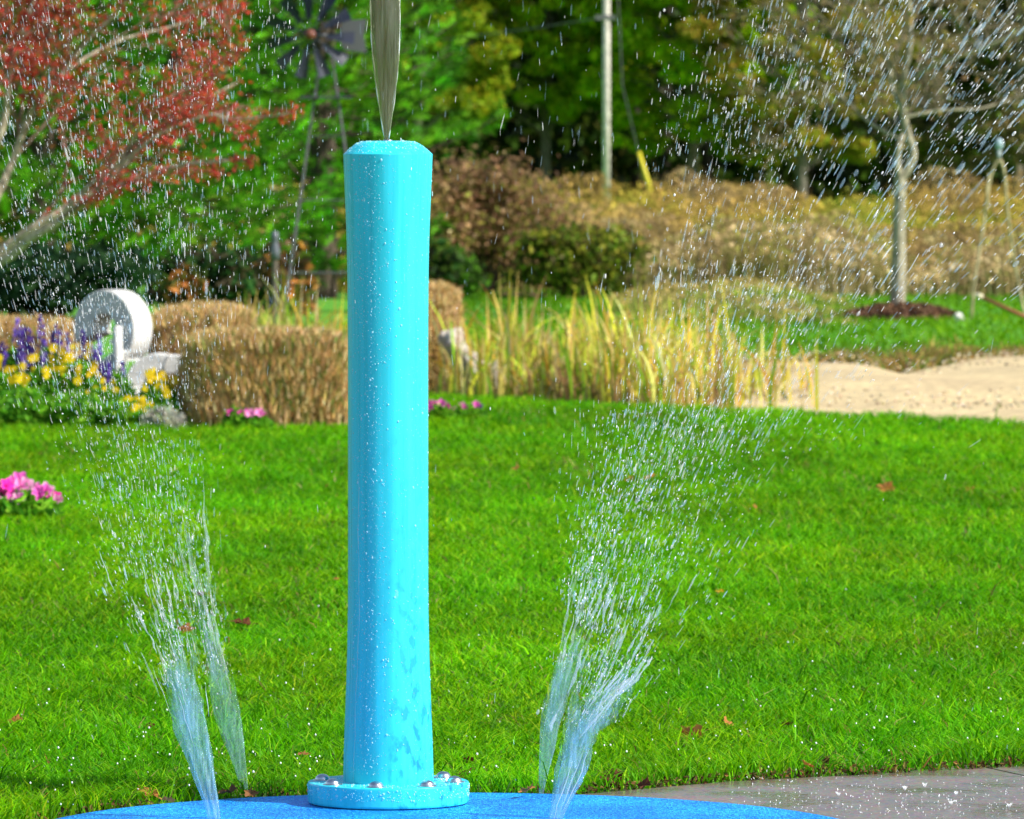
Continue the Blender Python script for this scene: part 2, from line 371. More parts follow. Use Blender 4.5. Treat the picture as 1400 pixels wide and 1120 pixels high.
# pad: circle through three points of its rear edge
A_, B_, C_ = [gnd(*p, .012)[:2] for p in ((85, 1117), (640, 1083.5), (1150, 1120))]
mat2 = np.array([B_ - A_, C_ - A_]) * 2
PC = np.linalg.solve(mat2, np.array([B_ @ B_ - A_ @ A_, C_ @ C_ - A_ @ A_])); PR = np.linalg.norm(PC - A_) + .008
mb = MB()
rr_ = np.concatenate([np.linspace(0, PR - .03, 20), [PR - .012, PR - .003, PR, PR]])
zz_ = np.concatenate([np.full(20, .012), [.012, .010, .006, -.01]])
mb.lathe(np.stack([rr_, zz_], 1), 160)
pad = mb.build('play_pad', M_pad, smooth=True, loc=(PC[0], PC[1], 0))
tag(pad, 'round bright blue rubber granule pad under the turquoise post', kind='structure', cat='ground pad')
ce = [gnd(*p, .008) for p in ((700, 1094), (785, 1085.5), (1000, 1067), (1200, 1057), (1400, 1047), (1900, 1022))]
CX = np.array([p[0] for p in ce]); CY = np.array([p[1] for p in ce])
slab_y = lambda x: np.where(x < CX[0], 12.45, np.interp(x, CX, CY))
# two slabs with a real joint between them
j0, j1 = gnd(1328, 1049.5), gnd(1440, 1074)
jd = (j1 - j0) / np.linalg.norm(j1 - j0)
jx = j0 + jd * 2.2
s1 = [(-2.6, 7), (jx[0] - .3, 7), (jx[0], jx[1]), (j0[0], j0[1])] + [(p[0], p[1]) for p in ce[3::-1]] + [(CX[0], 12.45), (-2.6, 12.45)]
s2 = [(jx[0] + .008 - .3, 7), (3.6, 7), (ce[5][0], ce[5][1]), (ce[4][0], ce[4][1]), (j0[0] + .008, j0[1] + .002), (jx[0] + .008, jx[1])]
tag(poly('pavement', s1, .006, M_conc, .02), 'wet brown grey concrete paving beside the blue pad', kind='structure')
tag(poly('pavement', s2, .006, M_conc, .02), 'wet concrete slab beyond the joint in the corner', kind='structure')

# sandy ground right of the reeds, with gentle relief
back_px = [(880, 505), (1000, 500), (1085, 497), (1170, 499), (1235, 514), (1290, 501), (1340, 490), (1400, 487), (1900, 478)]
bk = [gnd(*p) for p in back_px]; BX = np.array([p[0] for p in bk]); BY = np.array([p[1] for p in bk])
nx, ny = 120, 50
x0s, x1s = .50, 5.2
V = np.zeros((ny, nx, 3))
for i in range(ny):
    t = i / (ny - 1)
    # interpolate across along rays so that both edges are followed
    u = np.linspace(0, 1, nx)
    xf = x0s + (x1s - x0s) * u; yf = lawn_far(xf) - .03
    xb = x0s + .2 + (x1s + .7 - x0s) * u; yb = np.interp(xb, BX, BY)
    V[i, :, 0] = xf * (1 - t) + xb * t; V[i, :, 1] = yf * (1 - t) + yb * t
V[..., 2] = .006 + .11 * np.sin(np.pi * np.linspace(0, 1, ny))[:, None] * vnoise(V[..., 0] * 1.7, V[..., 1] * .6, 3) * (np.linspace(0, 1, ny)[:, None] > .05)
ii, jj = np.meshgrid(np.arange(ny - 1), np.arange(nx - 1), indexing='ij')
F = np.stack([ii * nx + jj, ii * nx + jj + 1, (ii + 1) * nx + jj + 1, (ii + 1) * nx + jj], -1).reshape(-1, 4)
sand = np_mesh('sandy_ground', V.reshape(-1, 3), F, M_sand, smooth=True)
tag(sand, 'pale tan sand and gravel beyond the lawn', kind='structure')

# octahedral / spindle primitives, batched
def spindles(mb, P, D, L, Rr, cols, flat=1.0):
    """P centres, D unit directions, L lengths, Rr radii"""
    n = len(P); D = D / np.linalg.norm(D, axis=1, keepdims=True)
    up = np.tile(np.array([0.1, 1.0, 0.05]), (n, 1)); A = np.cross(D, up); A /= np.linalg.norm(A, axis=1, keepdims=True); B = np.cross(D, A)
    k = 6; th = np.arange(k) * 2 * np.pi / k
    ring = A[:, None] * np.cos(th)[None, :, None] + B[:, None] * np.sin(th)[None, :, None] * flat
    L = L[:, None]; Rr = np.asarray(Rr)[:, None]
    t0 = P - D * L * .5; t1 = P + D * L * .5
    r1 = (P - D * L * .24)[:, None] + ring * Rr[:, None] * .9
    r2 = (P + D * L * .24)[:, None] + ring * Rr[:, None] * .8
    v = np.concatenate([t0[:, None], r1, r2, t1[:, None]], 1).reshape(-1, 3)
    m = 2 * k + 2; b = np.arange(n)[:, None] * m
    f3 = []; f4 = []
    for j in range(k):
        j2 = (j + 1) % k
        f3 += [b + np.array([0, 1 + j2, 1 + j]), b + np.array([m - 1, 1 + k + j, 1 + k + j2])]
        f4 += [b + np.array([1 + j, 1 + j2, 1 + k + j2, 1 + k + j])]
    mb.add(v, [np.vstack(f3), np.vstack(f4)], np.repeat(cols, m, 0))

# pebbles on the sand
n = 2200; mb = MB()
u = rs.uniform(0, 1, n); v = rs.uniform(0, 1, n) ** .8
X = x0s + .4 + u * 4.3; Yv = (lawn_far(X) + .2) * (1 - v) + np.interp(X, BX, BY) * v
spindles(mb, np.stack([X, Yv, np.full(n, .03) + .05 * vnoise(X * 1.7, Yv * .6, 3)], 1), np.hstack([rs.normal(size=(n, 2)), rs.normal(size=(n, 1)) * .2]), rs.uniform(.010, .03, n), rs.uniform(.003, .008, n), pal(n, [(.55, .43, .24), (.35, .27, .16), (.6, .52, .38), (.22, .17, .11)], .25))
tag(mb.build('pebbles', M_vc, smooth=True), 'small tan pebbles scattered over the sandy ground', 'pebbles', kind='stuff')

# ------------------------------------------------------------------ lawn grass
POST_X = at(531, 1098, 13.0)[0]
def allowed(x, y, m=.0):
    ok = ((x - PC[0]) ** 2 + (y - PC[1]) ** 2 > (PR + m) ** 2) & (y > slab_y(x) + m) & (y < lawn_far(x) - .02)
    return ok
tot = 460000
Yr = 12.45 / (1 - rs.uniform(0, 1, tot) * (1 - 12.45 / 35.0))       # ~ 1/Y^2
keep_w = (.0745 * 2 * Yr + 1.0) / (.0745 * 2 * 35 + 1.0)
k = rs.uniform(0, 1, tot) < np.maximum(keep_w, .0)
Yr = Yr[k]; W = .0745 * Yr + .5
Xr = rs.uniform(-1, 1, len(Yr)) * W
k = rs.uniform(0, 1, len(Xr)) < .10; Xr = np.where(k, Xr + np.sign(Xr) * rs.uniform(0, 1.6, len(Xr)), Xr)
k = allowed(Xr, Yr, .004); Xr, Yr = Xr[k], Yr[k]
n = len(Xr)
cl = vnoise(Xr * 9, Yr * 4, 1); cl2 = vnoise(Xr * 1.7, Yr * .6, 5); cl3 = vnoise(Xr * 22, Yr * 12, 9)
distp = np.minimum(np.abs(np.hypot(Xr - PC[0], Yr - PC[1]) - PR), np.abs(Yr - slab_y(Xr)))   # distance from the paving
near = np.clip(1 - distp / .35, 0, 1)
h = (.020 + .020 * cl + .012 * rs.uniform(0, 1, n)) * (1 + .45 * near * (cl > .4)) * (Yr / 13) ** .35
lng = rs.uniform(0, 1, n) < .02 * np.clip(1.6 - (Yr - 13) / 3, 0.1, 1)
h = np.where(lng, h * rs.uniform(1.4, 2.3, n), h)
w = .0035 * (Yr / 13) ** .8 * rs.uniform(.7, 1.4, n)
ang = vnoise(Xr * 6, Yr * 3, 2) * 12 + rs.normal(0, 2.1, n)
amt = .2 + .75 * cl3 + rs.uniform(0, .7, n)
lean = np.stack([np.cos(ang), np.sin(ang)], 1) * amt[:, None]
base = pal(n, [(.085, .34, .001), (.13, .43, .001), (.20, .50, .002), (.05, .23, .001), (.30, .52, .01)], .2, [3, 4, 2, 2, .7])
base = base * (.60 + .46 * cl2 + .36 * vnoise(Xr * 4.3, Yr * 1.9, 14))[:, None]; base[:, 0] *= .8 + .45 * vnoise(Xr * 2.6 + 7, Yr * 1.1, 31)
dry = rs.uniform(0, 1, n) < (.012 + .10 * near * (cl < .45) + .02 * (cl2 < .3))
base[dry] = pal(dry.sum(), [(.30, .22, .06), (.22, .12, .04), (.40, .34, .12)], .25)
mb = MB()
mb.blades(np.stack([Xr, Yr, np.full(n, .004)], 1), h, w, lean, base, tipcols=base * np.array([1.25, 1.1, 1.0]))
tag(mb.build('lawn_grass', M_grass), 'short bright green mown lawn grass', 'grass', kind='stuff')

# clover and low leaves, and duff along the paving edge
n = 16000; mb = MB()
Yq = 12.45 / (1 - rs.uniform(0, 1, n) * (1 - 12.45 / 26.0)); Xq = rs.uniform(-1, 1, n) * (.0745 * Yq + .4)
k = allowed(Xq, Yq, .01) & (vnoise(Xq * 5, Yq * 3, 21) > .45); Xq, Yq = Xq[k], Yq[k]; n = len(Xq)
mb.leaves(np.stack([Xq, Yq, rs.uniform(.008, .03, n)], 1), .010, pal(n, [(.05, .20, .006), (.09, .28, .01)], .2), aspect=1.1)
tag(mb.build('clover', M_leaf), 'small round clover leaves in the lawn', 'clover', kind='stuff')
n = 3600; mb = MB(); tt = rs.uniform(0, 1, n)
a0 = rs.uniform(0, 2 * np.pi, n); rr = PR + .003 + rs.exponential(.03, n)
X1 = PC[0] + np.cos(a0) * rr; Y1 = PC[1] + np.sin(a0) * rr
m_ = rs.uniform(0, 1, n) < .5; X1[m_] = rs.uniform(CX[0], 2.2, m_.sum()); Y1[m_] = slab_y(X1[m_]) + rs.exponential(.035, m_.sum())
k = (Y1 > slab_y(X1)) & ((X1 - PC[0]) ** 2 + (Y1 - PC[1]) ** 2 > PR ** 2) & (vnoise(X1 * 11, Y1 * 8, 4) > .32)
X1, Y1 = X1[k], Y1[k]; n = len(X1)
mb.leaves(np.stack([X1, Y1, rs.uniform(.004, .022, n)], 1), rs.uniform(.003, .008, n), pal(n, [(.10, .055, .02), (.05, .03, .012), (.20, .10, .03), (.16, .14, .03)], .3), aspect=2.2)
tag(mb.build('leaf_litter', M_dry), 'brown leaf litter along the edge of the pad and paving', 'leaf litter', kind='stuff')

# far lawn grass
n = 60000; Yf = rs.uniform(36, 66, n) ; Xf = rs.uniform(-1, 1, n) * (.09 * Yf + 1.5)
k = (Yf > np.interp(Xf, BX, BY) + .1) & ((Xf > -1.2)); Xf, Yf = Xf[k], Yf[k]; n = len(Xf)
cf = vnoise(Xf * 1.0, Yf * .35, 8)
mb = MB(); mb.blades(np.stack([Xf, Yf, np.zeros(n)], 1), rs.uniform(.03, .06, n), .016, rs.normal(0, .6, (n, 2)), pal(n, [(.08, .23, .002), (.12, .30, .003), (.17, .34, .006)], .2) * (.75 + .5 * cf)[:, None])
tag(mb.build('far_lawn_grass', M_grass), 'green grass beyond the sandy ground and under the tall brush', 'grass', kind='stuff')

# fallen leaves on the lawn: lobed, curled
def leaf_mesh(seed):
    r_ = np.random.RandomState(seed); m = 13
    th = np.linspace(-np.pi, np.pi, m * 2, endpoint=False)
    rad = (.72 + .28 * np.abs(np.cos(th * 2.5))) * (1 + .15 * r_.normal(size=len(th)))
    v = np.stack([rad * np.cos(th) * 1.25, rad * np.sin(th) * .8, .28 * (rad * np.sin(th)) ** 2 + .12 * r_.normal(size=len(th))], 1)
    v = np.vstack([v, [[0, 0, -.06]], [[-1.9, .1, .1]], [[-1.88, .16, .12]]])
    k = len(th); f = [[k, i, (i + 1) % k] for i in range(k)] + [[0, k + 1, k + 2]]
    return v, np.array(f)
leaf_spots = [(335, 852, .026, 'dark brown curled leaf in the lawn left of the post', 0), (205, 993, .012, 'small dark leaf low in the grass left of both left water jets', 0),
    (312, 1080, .022, 'brown curled leaf at the pad edge between the two left water jets', 1), (343, 1083, .012, None, 1), (945, 1003, .024, 'orange brown leaf in the grass right of the right water jets', 2), (995, 988, .016, None, 2),
    (838, 1062, .026, 'dark brown curled leaf at the paving edge right of the right jets', 0), (880, 1072, .014, None, 0), (720, 1078, .02, 'tan leaf standing at the pad edge left of the right water jets', 2), (625, 1062, .026, 'reddish brown leaf just behind the right bolts of the post base', 0),
    (205, 1082, .016, 'orange brown leaf at the pad edge left of the left water jets', 2), (228, 1092, .012, None, 2), (20, 985, .014, None, 2), (860, 655, .024, 'tan leaf far back on the lawn seen through the right spray', 2), (890, 652, .018, None, 2), (985, 808, .01, 'small yellow leaf upright in the lawn right of the right spray', 3),
    (1035, 695, .018, None, 2), (1210, 668, .03, 'broad brown leaf patch on the far right of the lawn', 2), (1130, 1040, .012, None, 0), (1105, 1045, .014, None, 2), (275, 812, .012, None, 2), (460, 792, .01, None, 2), (1325, 670, .02, None, 2), (705, 640, .02, None, 2), (255, 860, .016, None, 1), (1075, 990, .010, None, 0), (640, 1040, .012, None, 0), (60, 1092, .02, None, 0), (415, 1030, .01, None, 1)]
LC = [(.11, .035, .015), (.28, .12, .04), (.42, .17, .045), (.65, .38, .02)]
for i, (px, py, s, lab, ci) in enumerate(leaf_spots):
    p = gnd(px, py, .03); v, f = leaf_mesh(i % 5)
    mb = MB(); s *= 1.1; mb.add(v * s, [f], np.array(LC[ci]) * rs.uniform(.8, 1.15))
    o = mb.build('fallen_leaf', M_dry, loc=(p[0], p[1], .03 * min(1, p[1] / 18 + .2)))
    o.rotation_euler = (rs.uniform(.2, .9), rs.uniform(-.3, .3), rs.uniform(0, 6.28))
    tag(o, lab or 'small brown fallen leaf lying in the green lawn', 'fallen leaf', 'fallen leaves on the lawn')

# dew / splash beads caught in the near grass
n = 480; mb = MB(); Yd = 12.6 + rs.exponential(1.6, n); Xd = rs.uniform(-1.25, 1.25, n); k = allowed(Xd, Yd) & (Yd < 20); Xd, Yd = Xd[k], Yd[k]; n = len(Xd)
rr = rs.uniform(.0009, .0024, n)
spindles(mb, np.stack([Xd, Yd, rs.uniform(.025, .055, n)], 1), np.tile([0, 0, 1.0], (n, 1)), rr * 2.4, rr, np.tile([.95, .98, 1, .95], (n, 1)))
tag(mb.build('dew', M_drop, smooth=True), 'glinting water beads caught in the near grass', 'dew', kind='stuff')

# ------------------------------------------------------------------ the post
q = mpp(13.0)
zpx = lambda y: at(531, y, 13.0)[2]
root = empty('spray_post', (POST_X, 13.0, .012), 'tall turquoise plastic water post bolted to a round flange on the blue pad', 'water post')
plate_top = zpx(1068)
z0 = .012
PRP = 110.5 * q
mb = MB()
h_ = plate_top - z0
prof = [(PRP - .03, .001), (PRP - .006, .001), (PRP - .005, .0012), (PRP - .0012, .0030), (PRP, .006), (PRP, .007), (PRP, h_ - .004), (PRP, h_ - .0032), (PRP - .0009, h_ - .001), (PRP - .003, h_), (PRP - .0035, h_), (PRP - .03, h_), (.03, h_), (0, h_)]
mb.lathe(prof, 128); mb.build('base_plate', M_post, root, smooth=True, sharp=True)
mb = MB(); mb.lathe([(0, .0002), (PRP - .005, .0002), (PRP - .005, .0009), (0, .0009)], 96); mb.build('gasket', M_black, root)
prof_px = [(1068.5, 62), (1050, 61.8), (1020, 60.8), (980, 59.3), (940, 57.8), (890, 56.2), (840, 55.2), (780, 54.9), (650, 54.9), (520, 54.9), (430, 55.1), (370, 55.6), (330, 56.4), (290, 57.9), (255, 59.3), (230, 60.4), (216, 61.0), (211, 61.0)]
pz = np.array([zpx(y) - .012 for y, r in prof_px]); prr = np.array([r * q for y, r in prof_px])
zs = np.linspace(pz[0], pz[-1], 60)
# smooth radius interpolation
rsm = np.interp(zs, pz, prr); rsm2 = rsm.copy()
for _ in range(3): rsm2[1:-1] = (rsm2[:-2] + 2 * rsm2[1:-1] + rsm2[2:]) / 4
ztop = zs[-1]
prof = [(rsm2[i], zs[i]) for i in range(60)]
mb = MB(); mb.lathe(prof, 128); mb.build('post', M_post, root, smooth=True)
rt = rsm2[-1]
capp = [(rt, ztop), (rt - .0008, ztop + .0012), (rt - .003, ztop + .0028), (rt - .010, ztop + .0095), (rt - .018, ztop + .0160), (rt - .026, ztop + .0208), (rt - .034, ztop + .0238), (rt - .045, ztop + .0252), (.012, ztop + .0256), (.010, ztop + .0256), (.009, ztop + .022), (0, ztop + .022)]
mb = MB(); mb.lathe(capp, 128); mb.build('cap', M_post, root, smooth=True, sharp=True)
CAPTOP = ztop + .0256
mb = MB(); mb.lathe([(.0085, ztop + .0225), (.0085, ztop + .0272), (.006, ztop + .0278), (.004, ztop + .0278), (.0035, ztop + .023)], 32); mb.build('nozzle', M_steel, root, smooth=True)
for k in range(8):
    a = R(-9.4 + 45 * k); x, y = math.sin(a) * 92 * q, -math.cos(a) * 92 * q
    mb = MB(); t_ = np.linspace(0, np.pi / 2, 9)
    mb.lathe([(.0132, 0), (.0140, .0008)] + [(.0138 * math.cos(u), .0012 + .0092 * math.sin(u)) for u in t_], 28)
    bo = mb.build('bolt', M_steel, root, smooth=True, loc=(x, y, h_ + .0014))
    mb = MB(); mb.lathe([(.0, .0), (.0185, 0), (.0188, .0007), (.018, .0013), (0, .0013)], 28); mb.build('washer', M_steel, bo, smooth=True, loc=(0, 0, -.0014))
# beads of water clinging to the post
mb = MB()
def bead_mesh(P, Nn, r, stretch):
    n = len(P); up = np.tile([0, 0, 1.0], (n, 1)); up -= Nn * (up * Nn).sum(1, keepdims=True); up /= np.linalg.norm(up, axis=1, keepdims=True) + 1e-9
    T = np.cross(up, Nn); k = 8; th = np.arange(k) * 2 * np.pi / k
    rings = []
    for (ra, hh) in ((1, -.05), (.85, .4), (.45, .68)):
        rings.append(P[:, None] + (T[:, None] * np.cos(th)[None, :, None] + up[:, None] * np.sin(th)[None, :, None] * stretch[:, None, None]) * (r * ra)[:, None, None] + (Nn * (r * hh)[:, None])[:, None])
    v = np.concatenate(rings + [(P + Nn * (r * .76)[:, None])[:, None]], 1).reshape(-1, 3)
    m = 3 * k + 1; b = np.arange(n)[:, None] * m; f4 = []; f3 = []
    for j in range(k):
        j2 = (j + 1) % k
        for l in range(2): f4.append(b + np.array([l * k + j, l * k + j2, (l + 1) * k + j2, (l + 1) * k + j]))
        f3.append(b + np.array([2 * k + j, 2 * k + j2, 3 * k]))
    mb.add(v, [np.vstack(f4), np.vstack(f3)])
n = 6200
# clustered on the left third of the visible side, thinner elsewhere
phi = np.concatenate([rs.normal(-.62, .35, int(n * .5)), rs.uniform(-math.pi, math.pi, n - int(n * .5))])   # angle from the front, + to the right
zz = rs.uniform(.06, ztop, n)
rz = np.interp(zz, zs, rsm2)
Nn = np.stack([np.sin(phi), -np.cos(phi), np.zeros(n)], 1)
P = np.stack([Nn[:, 0] * rz, Nn[:, 1] * rz, zz], 1)
r = .00038 + rs.exponential(.00033, n); r = np.minimum(r, .0027)
bead_mesh(P, Nn, r, 1 + rs.uniform(0, .5, n) * (r > .0012))
n = 420; a = rs.uniform(0, 2 * np.pi, n); u = rs.uniform(0, 1, n)
rc = rt - .003 - u * .04; zc = np.interp(rt - rc, [0, .003, .010, .018, .026, .034, .045], ztop + np.array([0, .0028, .0095, .0160, .0208, .0238, .0252]))
Nc = np.stack([np.cos(a) * .6, np.sin(a) * .6, np.full(n, .8)], 1)
bead_mesh(np.stack([np.cos(a) * rc, np.sin(a) * rc, zc], 1), Nc, .0006 + rs.exponential(.0005, n), np.ones(n))
n = 700; a = rs.uniform(0, 2 * np.pi, n)
bead_mesh(np.stack([np.cos(a) * PRP, np.sin(a) * PRP, rs.uniform(.016, h_ - .005, n)], 1), np.stack([np.cos(a), np.sin(a), np.zeros(n)], 1), .0005 + rs.exponential(.0005, n), np.ones(n) * 1.1)
n = 500; a = rs.uniform(0, 2 * np.pi, n); rr = rs.uniform(.09, PRP - .006, n)
bead_mesh(np.stack([np.cos(a) * rr, np.sin(a) * rr, np.full(n, h_)], 1), np.tile([0, 0, 1.0], (n, 1)) + rs.normal(0, .01, (n, 3)), .0008 + rs.exponential(.0006, n), np.ones(n))
o = mb.build('water_beads', M_bead, root, smooth=True); o['kind'] = 'stuff'
# one thin runnel down the lower left side
mb = MB(); zt = np.linspace(.05, .62, 60); ph = -.80 + .02 * np.sin(zt * 21) + .012 * np.sin(zt * 57) - .10 * (zt < .3) * (.3 - zt) / .3
rz = np.interp(zt, zs, rsm2) - .0002
mb.tube(np.stack([np.sin(ph) * rz, -np.cos(ph) * rz, zt], 1), .0009 + .0003 * np.sin(zt * 90), 8); mb.build('runnel', M_bead, root, smooth=True)

# ------------------------------------------------------------------ water jets
def stream(name, path, Y, mat, parent, flat=.35, seed=0, rag=.12, n=70, sides=40, dY=0.0, mb=None, fade=(.62, .02), wk=1.0):
    """path: (px,py,halfwidth px). A fluted tongue of water following the path at distance Y."""
    r_ = np.random.RandomState(seed); path = np.array(path, float)
    t = np.linspace(0, 1, n); tp = np.linspace(0, 1, len(path))
    # smooth
    def sm(c):
        a = np.interp(t, tp, c)
        for _ in range(6): a[1:-1] = (a[:-2] + 2 * a[1:-1] + a[2:]) / 4
        return a
    px, py, hw = sm(path[:, 0]), sm(path[:, 1]), sm(path[:, 2]) * wk
    C = np.array([at(a, b, Y + dY * tt) for a, b, tt in zip(px, py, t)])
    th = np.linspace(0, 2 * np.pi, sides, endpoint=False)
    T = np.gradient(C, axis=0); T /= np.linalg.norm(T, axis=1, keepdims=True)
    A = np.cross(T, [0, 1, 0]); A /= np.linalg.norm(A, axis=1, keepdims=True); B = np.cross(A, T)
    flute = 1 + rag * .6 * np.sin(th * 7 + 1)[None] * 1 + rag * (vnoise(np.tile(th * 3, (n, 1)) + seed * 7, np.tile((t * 9)[:, None], (1, sides)), seed) - .5) * (t[:, None] * 2 + .3) * 2 + rag * .8 * (vnoise(np.tile(th * 5, (n, 1)) + 3, np.tile((t * 38)[:, None], (1, sides)), seed + 9) - .5) * (t[:, None] + .2)
    w = hw * mpp(Y)
    v = C[:, None] + A[:, None] * (np.cos(th)[None, :, None] * (w[:, None] * flute)[..., None]) + B[:, None] * (np.sin(th)[None, :, None] * (w[:, None] * flute * flat)[..., None])
    v = v.reshape(-1, 3)
    i = np.arange(n - 1)[:, None] * sides; j = np.arange(sides)[None, :]; j2 = (j + 1) % sides
    f = np.stack([i + j, i + j2, i + sides + j2, i + sides + j], -1).reshape(-1, 4)
    edge_ = np.abs(np.cos(th))[None] ** 3
    av = (fade[0] + (fade[1] - fade[0]) * np.clip((t - .25) / .75, 0, 1)[:, None] - .16 * edge_).reshape(-1, 1)
    cc = np.hstack([np.ones((len(v), 3)), av])
    if mb is not None: mb.add(v, [f], cc); return
    mb = MB(); mb.add(v, [f], cc); return mb.build(name, mat, parent, smooth=True)
def tongues(paths, Y, mat, flat, seed, rag):
    mb = MB()
    for i, p in enumerate(paths): stream('', p, Y - .012 * i, mat, None, flat, seed + i, rag if i == 0 else rag * 1.3, mb=mb, fade=(.60, .0) if i == 0 else (.30, .0), wk=.84)
    return mb.build('stream', mat, None, smooth=True)

def ligaments(mb, paths, Y, cnt, l0, l1, r0, r1, spread, tmin=0, tmax=1, alpha=(.25, .8), seed=0, dY=.08):
    """strands torn off the tongue; each follows a fan line of the envelope. paths: centre (px,py,halfwidth)"""
    r_ = np.random.RandomState(seed); P = np.array(paths, float); tp = np.linspace(0, 1, len(P))
    for i in range(cnt):
        tt = r_.uniform(tmin, tmax); s = np.clip(r_.normal(0, .55), -1.2, 1.2) * spread
        ln = r_.uniform(l0, l1); yrange = abs(P[-1, 1] - P[0, 1]); dt = ln / yrange
        ts = np.linspace(tt - dt / 2, min(tt + dt / 2, 1.02), 7)
        cx = np.interp(ts, tp, P[:, 0]); cy = np.interp(ts, tp, P[:, 1]); hw = np.interp(ts, tp, P[:, 2])
        yy = Y + r_.normal(0, dY)
        pts = np.array([at(a + s * b + r_.normal(0, .8), c, yy) for a, b, c in zip(cx, hw, cy)])
        rad = r_.uniform(r0, r1) * mpp(Y) * np.sin(np.linspace(.15, np.pi - .15, 7)) * r_.uniform(.6, 1.3, 7)
        a = r_.uniform(*alpha); c = (.82, .92, 1, a) if r_.uniform() < .7 else (.95, .97, 1, a)
        mb.tube(pts, rad, 6, c)

def drops_on(mb, paths, Y, n, Lp, Rp, spread, tpow=1.0, tmin=0, tmax=1, alpha=(.3, 1), dY=(.05, .5), seed=0, blue=.5):
    r_ = np.random.RandomState(seed); P = np.array(paths, float); tp = np.linspace(0, 1, len(P))
    t = tmin + (tmax - tmin) * r_.uniform(0, 1, n) ** tpow
    s = np.clip(r_.normal(0, .6, n), -2.2, 2.2) * spread
    def pos(t): return np.interp(t, tp, P[:, 0]) + s * np.interp(t, tp, P[:, 2]), np.interp(t, tp, P[:, 1])
    x0, y0 = pos(t); x1, y1 = pos(np.minimum(t + .03, 1.0)); xm, ym = pos(t - .03 * (t > .97))
    dx, dy = x1 - xm, y1 - ym
    g = vnoise(x0 / 26, y0 / 40, seed) ; kk = g > .30 * (t < .6)
    yy = Y + r_.normal(0, 1, n) * (dY[0] + (dY[1] - dY[0]) * t)
    emit(mb, x0[kk], y0[kk], dx[kk], dy[kk], yy[kk], Lp, Rp, alpha, r_, blue)

def emit(mb, x, y, dx, dy, yy, Lp, Rp, alpha, r_, blue=.5):
    n = len(x); d = np.hypot(dx, dy) + 1e-9; dx = dx / d + r_.normal(0, .07, n); dy = dy / d
    P = np.stack([at(a, b, c) for a, b, c in zip(x, y, yy)])
    D = np.stack([dx, r_.normal(0, .15, n), -dy], 1)
    m = mpp(13.0)
    L = .9 * (Lp[0] + r_.exponential(Lp[1], n)) * m; L = np.minimum(L, (Lp[0] + 4 * Lp[1]) * m)
    Rr = .84 * (Rp[0] + r_.exponential(Rp[1], n)) * m
    u_ = r_.uniform(0, 1, n); br = u_ < .34
    al = np.where(br, alpha[1] * r_.uniform(.75, 1, n), alpha[0] * .35 + (alpha[1] - alpha[0]) * .22 * r_.uniform(0, 1, n))  # small near-opaque white share imitates sun glints
    L = np.where(br, L * r_.uniform(.25, .8, n), L * 1.3); Rr = np.where(br, Rr * .66, Rr * 1.05)
    c = np.where((r_.uniform(0, 1, n) < blue) & ~br, 1, 0)[:, None] * np.array([[-.45, -.2, 0.0]]) + 1.0
    gold = r_.uniform(0, 1, n) < .015
    spindles(mb, P, D, L, Rr, np.hstack([c, al[:, None]]))

W_top = water_sheet('jet_water_olive', .10, .45, (.66, .66, .50), (60, 60, 3), (.7, .75, .6))  # olive tint paints in the trees refracted by the water
W_side = water_sheet('jet_water_blue', .26, .78, (.78, .92, .97), (110, 110, 6), (.50, .80, .95), .9)  # cyan colours paint in the sky and pad refracted by the jet
W_soft = water_sheet('jet_water_soft', .20, .8, (.80, .92, .94), (60, 60, 4), (.50, .76, .85), .85)
def jet(loc, label):
    return empty('water_jet', tuple(loc), label, 'water jet', 'water jets of the splash pad')
def attach(o, root):
    o.parent = root; o.location = -root.location
# top jet
jr = jet((POST_X, 13, CAPTOP + .012), 'flat clear tongue of water rising from the top of the turquoise post')
o = stream('stream', [(528.5, 193, 3.2), (528.5, 160, 8.5), (528, 120, 14), (527.5, 80, 18.5), (527, 40, 20.5), (526.5, 0, 20.5), (526, -60, 22), (525, -130, 20), (524, -200, 15)], 13.0, W_top, None, .28, 3, .05, 90, 48, fade=(1, 1)); attach(o, jr)
mb = MB(); pth = [(528.5, 190, 3.2), (528, 120, 14), (527, 60, 19.5), (526.5, 0, 20.5), (526, -60, 22)]
for s in (-1, 1):   # the bright rims of the tongue
    P_ = np.array(pth, float); tt = np.linspace(0, 1, 40); hw = np.interp(tt, np.linspace(0, 1, 5), P_[:, 2]); cx = np.interp(tt, np.linspace(0, 1, 5), P_[:, 0]); cy = np.interp(tt, np.linspace(0, 1, 5), P_[:, 1])
    for _ in range(4): hw[1:-1] = (hw[:-2] + 2 * hw[1:-1] + hw[2:]) / 4
    mb.tube(np.array([at(a + s * (b - .3), c, 13.0) for a, b, c in zip(cx, hw, cy)]), (.7 + .35 * np.sin(tt * 40 + s)) * q, 8, (.9, .95, 1, .7))
o = mb.build('rim', M_drop, None, smooth=True); attach(o, jr)
